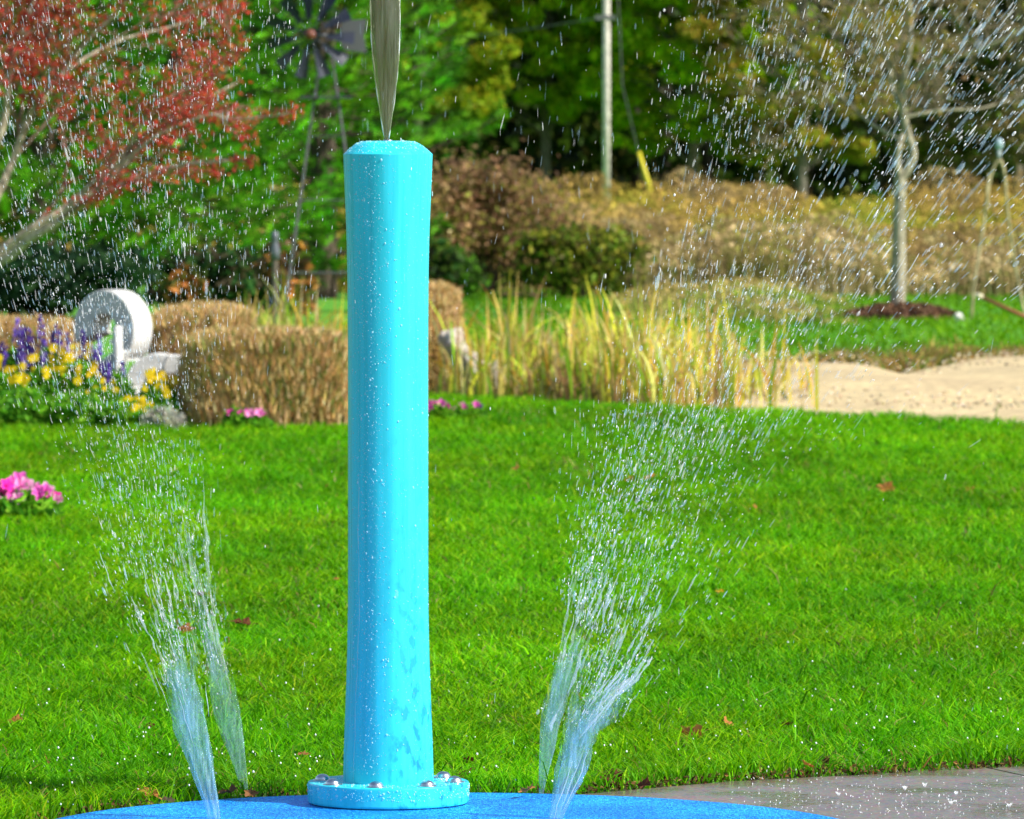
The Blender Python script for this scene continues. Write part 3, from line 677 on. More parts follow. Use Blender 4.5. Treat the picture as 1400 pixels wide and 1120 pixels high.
# left front
lf = [(296, 1132, 8), (288, 1095, 11), (276, 1050, 17), (262, 1000, 22), (250, 960, 25), (240, 920, 19), (234, 893, 10), (231, 880, 4)]
lfp = [(296, 1132, 8), (280, 1060, 18), (258, 980, 26), (240, 910, 36), (222, 850, 46), (205, 790, 54), (188, 720, 62), (176, 640, 76), (160, 560, 92), (150, 480, 104), (142, 400, 112)]
jr = jet(at(296, 1132, 12.62), 'bright front water jet at the left, leaning left out of the blue pad')
o = tongues([lf, [(262, 1010, 12), (240, 930, 11), (222, 880, 8), (204, 840, 3)], [(256, 990, 11), (247, 910, 10), (238, 850, 5), (232, 815, 1.5)], [(262, 1000, 11), (262, 930, 8), (262, 880, 6), (260, 840, 2)]], 12.7, W_side, .35, 11, .26); attach(o, jr)
mb = MB(); ligaments(mb, lfp, 12.7, 26, 20, 70, .5, 1.7, .9, .28, .52, (.08, .26), 1); ligaments(mb, lfp, 12.7, 6, 40, 100, .35, .6, .9, .12, .38, (.2, .45), 2)
drops_on(mb, lfp, 12.7, 3000, (1.5, 4), (.28, .34), 1.0, 1.0, .25, 1.0, (.2, .95), (.04, .5), 3, .45)
o = mb.build('spray', M_drop, None, smooth=True); attach(o, jr); o['kind'] = 'stuff'
# left rear
lr = [(337, 1091, 3.5), (331, 1060, 8), (322, 1020, 14), (312, 980, 19), (302, 940, 21), (293, 900, 19), (285, 865, 14), (278, 835, 9)]
lrp = [(337, 1091, 4), (318, 1010, 16), (300, 930, 22), (282, 850, 22), (268, 780, 26), (252, 700, 36), (240, 600, 50)]
jr = jet(at(337, 1091, 13.12), 'soft smooth rear water jet at the left, nearest the post')
o = tongues([lr, [(305, 950, 9), (286, 880, 9), (270, 810, 5), (258, 750, 2)]], 13.25, W_soft, .35, 12, .16); attach(o, jr)
mb = MB(); ligaments(mb, lrp, 13.3, 22, 50, 140, .8, 2.4, .8, .3, .8, (.05, .14), 5)
drops_on(mb, lrp, 13.4, 900, (2, 5), (.4, .5), 1.0, 1.0, .35, 1.0, (.15, .6), (.1, .5), 6, .7)
o = mb.build('spray', M_drop, None, smooth=True); attach(o, jr); o['kind'] = 'stuff'
# right rear
rr_s = [(739.5, 1087, 3), (744, 1050, 8), (750, 1010, 13), (757, 970, 17), (768, 930, 15), (782, 895, 12), (795, 860, 9), (803, 830, 6)]
rrp = [(739.5, 1087, 3), (750, 1010, 14), (765, 940, 20), (785, 870, 26), (805, 800, 36), (830, 720, 46), (860, 640, 60), (885, 560, 80)]
jr = jet(at(739.5, 1087, 13.15), 'slim rear water jet at the right with a sharp foot on the pad edge')
o = tongues([rr_s, [(756, 985, 9), (784, 890, 8), (804, 830, 5), (818, 780, 2)], [(752, 1000, 8), (762, 920, 8), (778, 860, 5), (786, 800, 2)]], 13.2, W_soft, .35, 14, .26); attach(o, jr)
mb = MB(); ligaments(mb, rrp, 13.2, 22, 25, 80, .7, 2.2, .85, .28, .58, (.06, .2), 7)
drops_on(mb, rrp, 13.3, 1500, (2, 5), (.4, .5), 1.0, .9, .35, 1.0, (.25, .9), (.05, .4), 8, .55)
o = mb.build('spray', M_drop, None, smooth=True); attach(o, jr); o['kind'] = 'stuff'
# right front
rf = [(753, 1140, 8), (764, 1105, 13), (775, 1070, 18), (786, 1035, 21), (796, 1000, 20), (804, 970, 16), (812, 945, 12), (820, 925, 4)]
rfp = [(752, 1140, 9), (778, 1060, 26), (800, 990, 42), (835, 920, 46), (865, 850, 60), (890, 780, 76), (915, 700, 92), (945, 620, 108), (975, 540, 128), (1005, 450, 150), (1035, 360, 170)]
jr = jet(at(752, 1140, 12.55), 'broad front water jet at the right, breaking up into spray')
o = tongues([rf, [(784, 1050, 14), (806, 970, 11), (836, 900, 6), (862, 850, 2)], [(790, 1020, 14), (832, 955, 15), (864, 900, 10), (890, 850, 3)], [(776, 1050, 13), (784, 970, 11), (792, 910, 6), (800, 870, 2)], [(806, 1000, 9), (840, 975, 10), (866, 935, 8), (884, 900, 3)]], 12.7, W_side, .35, 15, .32); attach(o, jr)
mb = MB(); ligaments(mb, rfp, 12.7, 28, 20, 70, .7, 3.0, .9, .2, .48, (.07, .24), 9)
ligaments(mb, [(790, 1010, 14), (830, 960, 18), (865, 925, 24), (890, 890, 20)], 12.6, 20, 20, 50, 1.0, 3.0, 1.0, .1, .95, (.1, .32), 10)
ligaments(mb, [(756, 1130, 8), (785, 1050, 18), (815, 960, 10), (850, 900, 8)], 12.55, 6, 40, 90, .4, .9, 1.0, .1, .9, (.15, .35), 18)
drops_on(mb, rfp, 12.7, 3800, (1.5, 5), (.3, .38), 1.0, .95, .2, 1.0, (.2, .95), (.05, .6), 11, .5)
o = mb.build('spray', M_drop, None, smooth=True); attach(o, jr); o['kind'] = 'stuff'

# clouds of drops higher up
def cloud(n, fx, fdir, yspread, Lp, Rp, alpha, seed, blue=.5):
    r_ = np.random.RandomState(seed); x, y = fx(r_, n); dx, dy = fdir(x, y)
    yy = 13 + r_.standard_t(3, len(x)) * yspread; yy = np.clip(yy, 10.2, 20)
    k = r_.uniform(0, 1, len(x)) < np.clip(vnoise(x / 34 + 5, y / 55, seed) * 1.6 - .15, .2, 1)
    emit(mb, x[k], y[k], dx[k], dy[k], yy[k], Lp, Rp, alpha, r_, blue)
def radial(cx, cy, bend=0): return lambda x, y: ((x - cx) * (1 + bend), y - cy)
# left
def fl(r_, n):
    t = r_.uniform(0, 1, n) ** .85; y = 560 - 660 * t
    cx = 155 - 60 * t; wd = 75 + 120 * t; x = cx + r_.normal(0, 1, n) * wd
    x2 = r_.uniform(-120, 430, n); m = r_.uniform(0, 1, n) < .22; x = np.where(m & (y < 430), x2, x); return x, y
mb = MB()
cloud(5200, fl, radial(330, 1500), .8, (.6, 1.3), (.28, .16), (.5, 1), 41, .2)
cloud(4600, fl, radial(330, 1500), .5, (4, 4.2), (.42, .28), (.35, 1), 31, .35)
cloud(2600, fl, radial(330, 1500), 1.0, (3, 4), (.35, .25), (.15, .6), 32, .8)
tag(mb.build('water_spray', M_drop, smooth=True), 'dense slanting water drops in the air over the red berried tree', 'water spray', kind='stuff')
# right
def fr(r_, n):
    t = r_.uniform(0, 1, n) ** .8; y = 620 - 720 * t
    cx = 980 + 200 * t; wd = 95 + 120 * t; x = cx + r_.normal(0, 1, n) * wd
    lo = 840 + 70 * t; k = x < lo + r_.exponential(60, n); x = np.where(k, lo + np.abs(r_.normal(0, 190, n)), x); k = r_.uniform(0, 1, n) < np.clip((vnoise(x / 40, y / 60, 4) - .1) * 1.8, .15, 1); return x[k], y[k]
mb = MB()
fdr = lambda x, y: ((x - 780) * (1 + np.clip((x - 1000) / 900, 0, .5)), y - 1150)
cloud(5500, fr, fdr, .9, (.6, 1.4), (.28, .18), (.5, 1), 43, .2)
cloud(4300, fr, fdr, .6, (4.5, 5), (.42, .32), (.35, 1), 33, .4)
cloud(1900, fr, fdr, 1.6, (5, 7), (.5, .5), (.12, .5), 34, .85)
def fr2(r_, n): x = 1080 + 360 * r_.uniform(0, 1, n) ** .8; y = -60 + 470 * r_.uniform(0, 1, n) ** 1.2; return x, y
cloud(1000, fr2, fdr, .8, (6, 7), (.5, .45), (.3, 1), 35, .6)
cloud(420, fr2, fdr, 1.2, (9, 9), (1.0, .9), (.2, .6), 36, .9)
tag(mb.build('water_spray', M_drop, smooth=True), 'steeply slanting water drops in the air before the bare mulched tree', 'water spray', kind='stuff')
# falling drops in the middle
mb = MB()
def fm(r_, n): return r_.uniform(250, 1000, n), r_.uniform(-60, 420, n) 
fdm = lambda x, y: (r0_.normal(0, .12, len(x)) + (x - 560) * .00025, -np.ones(len(x)))
r0_ = np.random.RandomState(5)
cloud(620, fm, fdm, 1.0, (5, 5), (.35, .3), (.1, .45), 37, .9)
def fm2(r_, n): return r_.uniform(0, 1400, n), 420 + r_.uniform(0, 1, n) ** 1.0 * 660
cloud(230, fm2, fdm, .6, (3, 4.5), (.35, .35), (.2, .9), 38, .4)
tag(mb.build('falling_drops', M_drop, smooth=True), 'thin scattered drops of water falling around the post', 'water drops', kind='stuff')
# splashes on the wet paving
mb = MB(); r_ = np.random.RandomState(3); n = 380
x = r_.uniform(1000, 1420, n); y = 1062 + r_.uniform(0, 1, n) ** .7 * 62; g = np.array([gnd(a, b) for a, b in zip(x, y)])
k = (g[:, 1] < slab_y(g[:, 0]) - .01) & (np.hypot(g[:, 0] - PC[0], g[:, 1] - PC[1]) > PR); g = g[k]; n = len(g)
hh = r_.exponential(.006, n) + .007; g[:, 2] = hh
spindles(mb, g, np.hstack([r_.normal(0, .5, (n, 2)), np.ones((n, 1))]), r_.uniform(.001, .006, n), r_.uniform(.0004, .0013, n), np.hstack([np.tile([.95, .98, 1], (n, 1)), r_.uniform(.4, 1, (n, 1))]))
for s in range(6):
    c = gnd(r_.uniform(1080, 1400), r_.uniform(1078, 1112)); m_ = 14
    a = r_.uniform(0, 2 * np.pi, m_); d = np.stack([np.cos(a) * .5, np.sin(a) * .5, np.ones(m_)], 1)
    spindles(mb, c + d * .006 + np.array([0, 0, .008]), d, r_.uniform(.004, .014, m_), np.full(m_, .0007), np.tile([.95, .98, 1, .7], (m_, 1)))
tag(mb.build('splashes', M_drop, smooth=True), 'tiny splashes of drops landing on the wet paving', 'splashes', kind='stuff')

# ------------------------------------------------------------------ clipped dry grass hedges
TAN = [(.68, .45, .18), (.80, .58, .30), (.54, .33, .11), (.36, .22, .08), (.46, .40, .09)]
def hedge(px0, px1, ytop, Y, depth, label, n=9000, green=.08, bulge=.3):
    a, b = at(px0, ytop, Y), at(px1, ytop, Y); cx = (a[0] + b[0]) / 2; hw = (b[0] - a[0]) / 2; H = a[2]
    root = empty('clipped_hedge', (cx, Y + depth / 2, 0), label, 'hedge', 'clipped tan hedges of the flower bed')
    hd = depth / 2; e = .55
    def surf(u, v):   # superellipsoid dome; v in 0..pi/2
        cu, su = np.cos(u), np.sin(u); cv, sv = np.cos(v), np.sin(v)
        sp = lambda c, p: np.sign(c) * np.abs(c) ** p
        return np.stack([hw * sp(cv, bulge) * sp(cu, e), hd * sp(cv, bulge) * sp(su, e), H * sp(sv, .55)], -1)
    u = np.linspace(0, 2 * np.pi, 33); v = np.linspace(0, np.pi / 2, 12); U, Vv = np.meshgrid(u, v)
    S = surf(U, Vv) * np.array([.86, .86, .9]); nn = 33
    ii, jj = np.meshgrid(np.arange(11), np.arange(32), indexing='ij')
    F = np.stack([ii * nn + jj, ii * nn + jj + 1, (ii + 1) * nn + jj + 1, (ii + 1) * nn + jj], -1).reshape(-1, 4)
    mb = MB(); mb.add(S.reshape(-1, 3), [F], (.09, .055, .025)); mb.build('dark_core', M_bark, root)  # solid core; inner shade of the hedge is put into its colour
    mb = MB()
    uu = rs.uniform(0, 2 * np.pi, n); uu = np.where(rs.uniform(0, 1, n) < .6, rs.uniform(np.pi, 2 * np.pi, n), uu); vv = np.arcsin(rs.uniform(0, 1, n) ** .9)
    sd_ = rs.randint(0, 4, n); w_ = rs.uniform(-1, 1, n); sd_ = np.where(rs.uniform(0, 1, n) < .35, 2, sd_)
    px_ = np.where(sd_ == 0, 1, np.where(sd_ == 1, -1, w_)); py_ = np.where(sd_ == 2, -1, np.where(sd_ == 3, 1, w_))
    nr = (np.abs(px_) ** (2 / e) + np.abs(py_) ** (2 / e)) ** (e / 2); cv_ = np.cos(vv) ** bulge
    S = np.stack([hw * px_ / nr * cv_, hd * py_ / nr * cv_, H * np.sin(vv) ** .55], 1)
    top = rs.uniform(0, 1, n) < .25; q_ = np.sqrt(rs.uniform(0, 1, n)); S[top, :2] *= q_[top, None]; S[top, 2] = (H * (1 - .10 * q_ ** 3))[top]
    S = S * rs.uniform(.9, 1.0, (n, 1)); l = rs.uniform(.03, .09, n)
    S[:, 2] = np.maximum(S[:, 2] - l * .7, 0) * (1 + .04 * vnoise(S[:, 0] * 14 + 9, S[:, 1] * 9, 3))
    lean = rs.normal(0, .25, (n, 2)) + S[:, :2] / np.array([hw, hd]) * .18
    c = pal(n, TAN + [(.12, .20, .03)], .25, [4, 3, 3, 2, 1, 10 * green])
    mb.blades(S, l, .009, lean, c)
    mb.build('cut_grass', M_dry, root); return root
hedge(238, 486, 452, 30.5, .75, 'box shaped clipped tan hedge standing left of the post, nearest the lawn', 20000, .22, .32)
hedge(196, 348, 419, 33.8, 1.0, 'low domed tan hedge behind the box shaped hedge', 12000, .1, .45)
hedge(-190, 118, 436, 33.4, .9, 'long tan hedge behind the purple flowers at the left', 14000, .06, .2)
hedge(520, 634, 390, 35.0, 1.1, 'tall round tan hedge showing right of the post', 9000, .06, .4)

# ------------------------------------------------------------------ stone sculpture
def slab_arc(mb, cx, cz, r0, r1, a0, a1, y0, y1, n=28, rot=0, c=None):
    t = np.linspace(a0, a1, n); v = []
    for a in t:
        for (r, y) in ((r0, y0), (r1, y0), (r1, y1), (r0, y1)):
            v.append((cx + r * math.cos(a), y, cz + r * math.sin(a)))
    v = np.array(v); f = []
    for i in range(n - 1):
        for k in range(4): f.append([i * 4 + k, i * 4 + (k + 1) % 4, (i + 1) * 4 + (k + 1) % 4, (i + 1) * 4 + k])
    f += [[0, 1, 2, 3], [(n - 1) * 4 + 3, (n - 1) * 4 + 2, (n - 1) * 4 + 1, (n - 1) * 4]]
    mb.add(v, [np.array(f)], c)
SY = 31.6; sm_ = mpp(SY)
o0 = at(152, 500, SY); root = empty('stone_sculpture', (o0[0], SY, 0), 'pale stone arch sculpture with low curved slabs among the flowers', 'sculpture')
zb = o0[2]
mb = MB(); slab_arc(mb, 0, 0, 21 * sm_, 54 * sm_, R(-50), R(200), -.07, .07, 40)
o = mb.build('arch', M_stone, root, loc=(-.0, .15, zb + 49 * sm_)); o.rotation_euler = (0, 0, R(-36))
bv = o.modifiers.new('b', 'BEVEL'); bv.width = .018; bv.segments = 3
mb = MB(); slab_arc(mb, 0, 0, 17 * sm_, 34 * sm_, R(75), R(190), -.06, .06, 20)
o = mb.build('curved_slab', M_stone, root, loc=(18 * sm_, -.12, zb - 12 * sm_)); bv = o.modifiers.new('b', 'BEVEL'); bv.width = .012; bv.segments = 3
mb = MB(); mb.lathe([(0, 0), (.055, 0), (.05, .2), (.04, zb - .0), (.035, zb + .22), (.0, zb + .23)], 20)
o = mb.build('upright', M_stone, root, smooth=True, loc=(12 * sm_, -.18, 0)); o.scale = (.6, 1, .92)
mb = MB(); slab_arc(mb, 0, 0, 20 * sm_, 44 * sm_, R(70), R(185), -.09, .09, 20); mb.box(.03, .30, -.085, .085, .055, .14)
o = mb.build('seat_slab', M_stone, root, loc=(66 * sm_, -.1, zb - 26 * sm_)); bv = o.modifiers.new('b', 'BEVEL'); bv.width = .012; bv.segments = 3
mb = MB(); mb.lathe([(0, 0), (.13, 0), (.12, .06), (.07, .10), (.055, zb - .1), (.0, zb - .09)], 24); mb.build('pedestal', M_stone, root, smooth=True, loc=(28 * sm_, -.2, 0))

# pale leaning stone in the reeds
def rock(name, loc, dims, rot, label, seed, cat='rock', group=None, m=M_stone):
    r_ = np.random.RandomState(seed); U, Vv = np.meshgrid(np.linspace(0, 2 * np.pi, 25), np.linspace(-np.pi / 2, np.pi / 2, 13))
    P = np.stack([np.sign(np.cos(Vv) * np.cos(U)) * np.abs(np.cos(Vv) * np.cos(U)) ** .7, np.cos(Vv) * np.sin(U), np.sign(np.sin(Vv)) * np.abs(np.sin(Vv)) ** .7], -1).reshape(-1, 3)
    P *= (1 + .38 * (vnoise(P[:, 0] * 2.2 + seed, P[:, 2] * 2.2 + P[:, 1] * 1.7, seed) - .5) * 2)[:, None]; P *= np.array(dims) / 2
    ii, jj = np.meshgrid(np.arange(12), np.arange(24), indexing='ij')
    F = np.stack([ii * 25 + jj, ii * 25 + jj + 1, (ii + 1) * 25 + jj + 1, (ii + 1) * 25 + jj], -1).reshape(-1, 4)
    o = np_mesh(name, P, F, m, None, loc=loc, smooth=True); o.rotation_euler = rot; return tag(o, label, cat, group)
M_rock = simple('weathered_rock', (.58, .53, .44), .85, noise=(16, (.30, .22, .17), .35, .65), bump=(30, .8, .02))
for (px, py, dims, ry, lab, sd_) in ((621, 466, (.12, .16, .17), -30, 'uppermost pale stone of the three among the reeds beside the tall tan hedge', 3), (645, 493, (.10, .16, .15), -20, 'middle pale stone of the three among the reeds right of the post', 5), (669, 514, (.12, .18, .19), 12, 'lowest and largest pale stone of the three among the reeds', 8)):
    p = at(px, py, 34.8); o = rock('stone', (p[0], 34.8, p[2] - .03), dims, (0, R(ry), R(20)), lab, sd_, 'stone', None, M_rock)
# ------------------------------------------------------------------ reeds
def reeds(name, px0, px1, Ya, Yb, n, hpx, label, fdens=None, seed=1, cols=None):
    r_ = np.random.RandomState(seed); mb = MB()
    Yv = r_.uniform(Ya, Yb, n); px = r_.uniform(px0, px1, n)
    if fdens is not None: k = r_.uniform(0, 1, n) < fdens(px); px, Yv = px[k], Yv[k]; n = len(px)
    X = (px - 700) / FPX * Yv
    k = Yv > lawn_far(X) + .03; X, Yv, px = X[k], Yv[k], px[k]; n = len(X)
    clump = vnoise(X * 5, Yv * 2, seed + 3)
    h = hpx * mpp(34) * (.22 + .70 * clump ** 1.3 + .34 * r_.uniform(0, 1, n) ** 2) * r_.uniform(.55, 1.12, n)
    cols = cols or [(.60, .42, .14), (.80, .60, .15), (.45, .26, .09), (.50, .52, .04), (.22, .42, .02), (.70, .56, .24), (.62, .36, .05), (.66, .60, .05), (.30, .40, .03)]
    S = 7
    t = np.linspace(0, 1, S)
    ang = r_.uniform(0, 2 * np.pi, n); bend = np.abs(r_.normal(0, .27, n)) + (r_.uniform(0, 1, n) < .32) * r_.uniform(.2, .9, n)
    wid = r_.uniform(.004, .010, n); fa = r_.uniform(0, np.pi, n)
    off = (bend[:, None] * t[None] ** 2.2 + .03 * r_.normal(size=(n, 1)) * t) * h[:, None]
    zz = h[:, None] * (t[None] - .45 * np.clip(bend[:, None], 0, .8) * t[None] ** 3)
    C = np.stack([X[:, None] + np.cos(ang)[:, None] * off, Yv[:, None] + np.sin(ang)[:, None] * off * .7, zz], -1)
    d = np.stack([np.cos(fa), np.sin(fa) * .5, np.zeros(n)], -1)[:, None] * (wid[:, None] * (1 - t[None] ** 2.5 * .9))[..., None]
    v = np.stack([C - d, C + d], 2).reshape(-1, 3)
    b = np.arange(n)[:, None, None] * (2 * S) + np.arange(S - 1)[None, :, None] * 2
    f = (b + np.array([0, 1, 3, 2])[None, None]).reshape(-1, 4)
    base = pal(n, cols, .28) * (.75 + .5 * vnoise(X * 4 + 3, Yv, 77))[:, None]
    mb.add(v, [f], np.clip(np.repeat(base, 2 * S, 0), 0, 1))
    o = mb.build(name, M_dry); return tag(o, label, 'reeds', kind='stuff')
dens = lambda px: np.interp(px, [585, 640, 700, 760, 830, 900, 960, 1000, 1040, 1090, 1130], [.35, .4, .8, .85, 1, .95, .55, .2, .09, .05, .0])
reeds('reeds', 585, 1130, 32.0, 36.5, 6000, 158, 'yellow and tan reeds standing along the edge of the lawn', dens, 1)
reeds('reeds', 330, 500, 35.0, 38.0, 700, 170, 'yellow arching reeds behind the box shaped tan hedge', None, 2)
reeds('reeds', 590, 1080, 33.0, 36.8, 3600, 80, 'low green and straw coloured undergrowth between the reeds', dens, 3, [(.30, .22, .08), (.16, .22, .02), (.45, .32, .14), (.20, .13, .06)])

# bank of dry weeds along the rear edge of the sand
mb = MB(); n = 5200; X = rs.uniform(.8, 5.6, n); Yb_ = np.interp(X, BX, BY) + rs.exponential(.5, n) - .1
pxx = X / Yb_ * FPX + 700
hh = np.interp(pxx, [900, 1080, 1140, 1180, 1235, 1290, 1340, 1420, 1700], [.03, .03, .09, .13, .16, .13, .07, .06, .06]) * rs.uniform(.5, 1.1, n)
mb.blades(np.stack([X, Yb_, np.zeros(n)], 1), hh, .012, rs.normal(0, .7, (n, 2)), pal(n, [(.30, .20, .05), (.16, .14, .03), (.10, .20, .02), (.42, .26, .08), (.10, .07, .03)], .25))
tag(mb.build('bank_weeds', M_dry), 'low brown and olive weeds hanging over the rear edge of the sand', 'weeds', kind='stuff')

# ------------------------------------------------------------------ flower bed
def flower_plant(name, px, pyb, Y, wpx, hpx, label, kind, nf, group, seed, col, leafcol=((.08, .28, .02), (.15, .42, .02), (.24, .50, .03))):
    r_ = np.random.RandomState(seed); m = mpp(Y); x = (px - 700) / FPX * Y; W = wpx * m / 2; H = hpx * m
    root = empty(name, (x, Y, 0), label, 'flowers', group)
    mb = MB(); n = int(500 + 2600 * W * H / .05); n = min(n, 3500)
    a = r_.uniform(0, 2 * np.pi, n); rad = np.sqrt(r_.uniform(0, 1, n)) * W; z = r_.uniform(0, 1, n) ** .8 * H * (1 - .45 * (rad / W) ** 2) * (.82 if kind != 'mat' else .9)
    mb.leaves(np.stack([np.cos(a) * rad, np.sin(a) * rad * .7, z], 1), r_.uniform(.018, .045, n), pal(n, leafcol, .25), updir=-.5, aspect=2.2)
    for i in range(10):
        aa = r_.uniform(0, 6.28); rr = r_.uniform(0, .6) * W
        mb.tube([(0, 0, 0), (math.cos(aa) * rr * .6, math.sin(aa) * rr * .6, H * .4), (math.cos(aa) * rr, math.sin(aa) * rr, H * .8)], [.006, .005, .003], 5, (.06, .18, .02))
    mb.build('foliage', M_leaf, root)
    for i in range(nf):
        a = r_.uniform(0, 2 * np.pi); rr = math.sqrt(r_.uniform(0, 1)) * W; fx, fy = math.cos(a) * rr, math.sin(a) * rr * .7
        ht = H * ({'spike': .62, 'daisy': .8}.get(kind, .82) + .38 * r_.uniform()) * (1 - .3 * (rr / W) ** 2)
        mb = MB(); c = np.array(col[r_.randint(len(col))]) * r_.uniform(.8, 1.15)
        if kind == 'spike':
            l = r_.uniform(.09, .15); k = 46; t = r_.uniform(0, 1, k); aa = r_.uniform(0, 6.28, k); q_ = .020 * (1 - t * .75)
            mb.leaves(np.stack([np.cos(aa) * q_, np.sin(aa) * q_, t * l], 1), .018, pal(k, [c], .2), aspect=1.2)
            mb.tube([(0, 0, -H * .3), (0, 0, l)], [.003, .002], 5, (.06, .12, .04))
        elif kind == 'daisy':
            t0 = r_.uniform(0, 6.28); s_ = r_.uniform(.013, .024); tl = r_.normal(0, .35)
            vv = [(0, -.004, 0)]; ff = []
            for q1 in range(8):
                th = t0 + q1 * np.pi / 4; e = np.array([math.cos(th), math.sin(th) * (.3 + tl) - .25, math.sin(th)]) * s_; pr = np.array([-e[2], .1 * s_, e[0]]) * .40
                vv += [e * .6 + pr, e, e * .6 - pr]; b0 = 1 + q1 * 3; ff.append([0, b0, b0 + 1, b0 + 2])
            mb.add(vv, [np.array(ff)], c)
        else:
            t0 = r_.uniform(0, 6.28); s_ = r_.uniform(.7, 1.2) * (.029 if kind == 'mat' else .022)
            tilt = np.array([r_.normal(0, .3), -.8, .6]); tilt /= np.linalg.norm(tilt)
            A = np.cross(tilt, [1, 0, 0]); A /= np.linalg.norm(A); B = np.cross(tilt, A)
            m5 = 20; th = np.linspace(0, 2 * np.pi, m5, endpoint=False); rd = s_ * (.82 + .18 * np.cos(th * 5 + t0))
            rim = np.array([A * math.cos(q1) * r1 + B * math.sin(q1) * r1 + tilt * .012 for q1, r1 in zip(th, rd)])
            mid = np.array([A * math.cos(q1) * r1 * .3 + B * math.sin(q1) * r1 * .3 for q1, r1 in zip(th, rd)])
            v = np.vstack([rim, mid, [-tilt * .012]]); cc = np.vstack([np.tile(c, (m5, 1)), np.tile(c * np.array([.8, .5, .8]), (m5, 1)), [c * .4]])
            f4 = np.array([[i_, (i_ + 1) % m5, m5 + (i_ + 1) % m5, m5 + i_] for i_ in range(m5)]); f3 = np.array([[m5 + i_, m5 + (i_ + 1) % m5, 2 * m5] for i_ in range(m5)])
            mb.add(v, [f4, f3], cc)
        nm = {'spike': 'flower_spike', 'daisy': 'flower_head'}.get(kind, 'blossom')
        mb.build(nm, M_flower, root, loc=(fx, fy, ht))
    return root
PUR = [(.16, .08, .46), (.26, .16, .55), (.12, .06, .34)]; YEL = [(.80, .60, .01), (.72, .50, .01)]; PNK = [(.95, .05, .48), (.90, .16, .58), (.95, .35, .62)]
gb = 'flowers in the bed at the left'
for i, (px, w, h, lab) in enumerate([(-60, 90, 118, 'purple flower spikes furthest left in the bed, cut by the frame'), (18, 60, 122, 'tall purple flower spikes near the left edge of the photo'), (72, 60, 128, 'purple flower spikes just left of the stone arch'), (118, 50, 112, 'purple flower spikes in front of the left foot of the stone arch'), (158, 46, 92, 'short purple flower spikes in front of the stone pedestal')]):
    flower_plant('salvia', px, 580, 31.25 if i < 3 else 31.0, w, h, lab, 'spike', [7, 9, 7, 5, 5][i], gb, 40 + i, PUR)
for i, (px, Y, w, h, nf, lab) in enumerate([(5, 30.9, 70, 88, 9, 'yellow flowering plant at the left edge of the bed'), (60, 30.95, 62, 98, 10, 'yellow flowering plant below the tall purple spikes'), (108, 30.95, 60, 108, 11, 'taller yellow flowers just left of the stone arch'), (213, 30.65, 62, 76, 14, 'yellow flowers between the stone pedestal and the box shaped hedge'), (186, 30.5, 44, 44, 7, 'low yellow flowers at the front of the bed below the stone pedestal'), (140, 30.8, 50, 66, 4, 'leafy plant with a few yellow flowers under the stone arch')]):
    flower_plant('yellow_daisy', px, 580, Y, w, h, lab, 'daisy', int(nf * 2.3), gb, 50 + i, YEL)
for i, (px, Y, w, h, lab) in enumerate([(30, 30.6, 100, 66, 'mass of green leaves at the front left of the bed'), (105, 30.55, 90, 60, 'mass of green leaves in the middle of the bed below the arch'), (170, 30.5, 70, 46, 'low green leaves at the front of the bed beside the low yellow flowers'), (-60, 30.6, 100, 66, 'green leaves at the bed end beyond the left frame edge')]):
    flower_plant('leafy_plant', px, 580, Y, w, h, lab, 'daisy', 0, gb, 60 + i, YEL)
flower_plant('silver_plant', 222, 580, 30.42, 50, 36, 'low silvery leaved plant between the yellow flowers and the hedge', 'daisy', 0, gb, 70, YEL, ((.40, .42, .34), (.55, .55, .42)))
flower_plant('petunia', 342, 588, 30.25, 52, 30, 'small pink flowers at the foot of the box shaped hedge', 'bloom', 9, 'pink flowers', 71, PNK)
flower_plant('petunia', 321, 588, 30.3, 20, 38, 'single pink blossom left of the small pink group by the hedge', 'bloom', 2, 'pink flowers', 72, PNK)
flower_plant('petunia', 596, 575, 31.4, 40, 26, 'pink flowers in the lawn edge touching the right side of the post', 'bloom', 9, 'pink flowers', 73, PNK)
flower_plant('petunia', 640, 575, 31.5, 40, 24, 'pink and violet flowers a little right of the post on the lawn edge', 'bloom', 9, 'pink flowers', 74, [(.8, .15, .5), (.25, .1, .4)])
YP = gnd(20, 718)[1]
flower_plant('petunia', 12, 718, YP, 132, 52, 'large patch of bright pink flowers in the lawn at the left edge', 'mat', 50, 'pink flowers', 75, PNK + [(.85, .45, .6)])

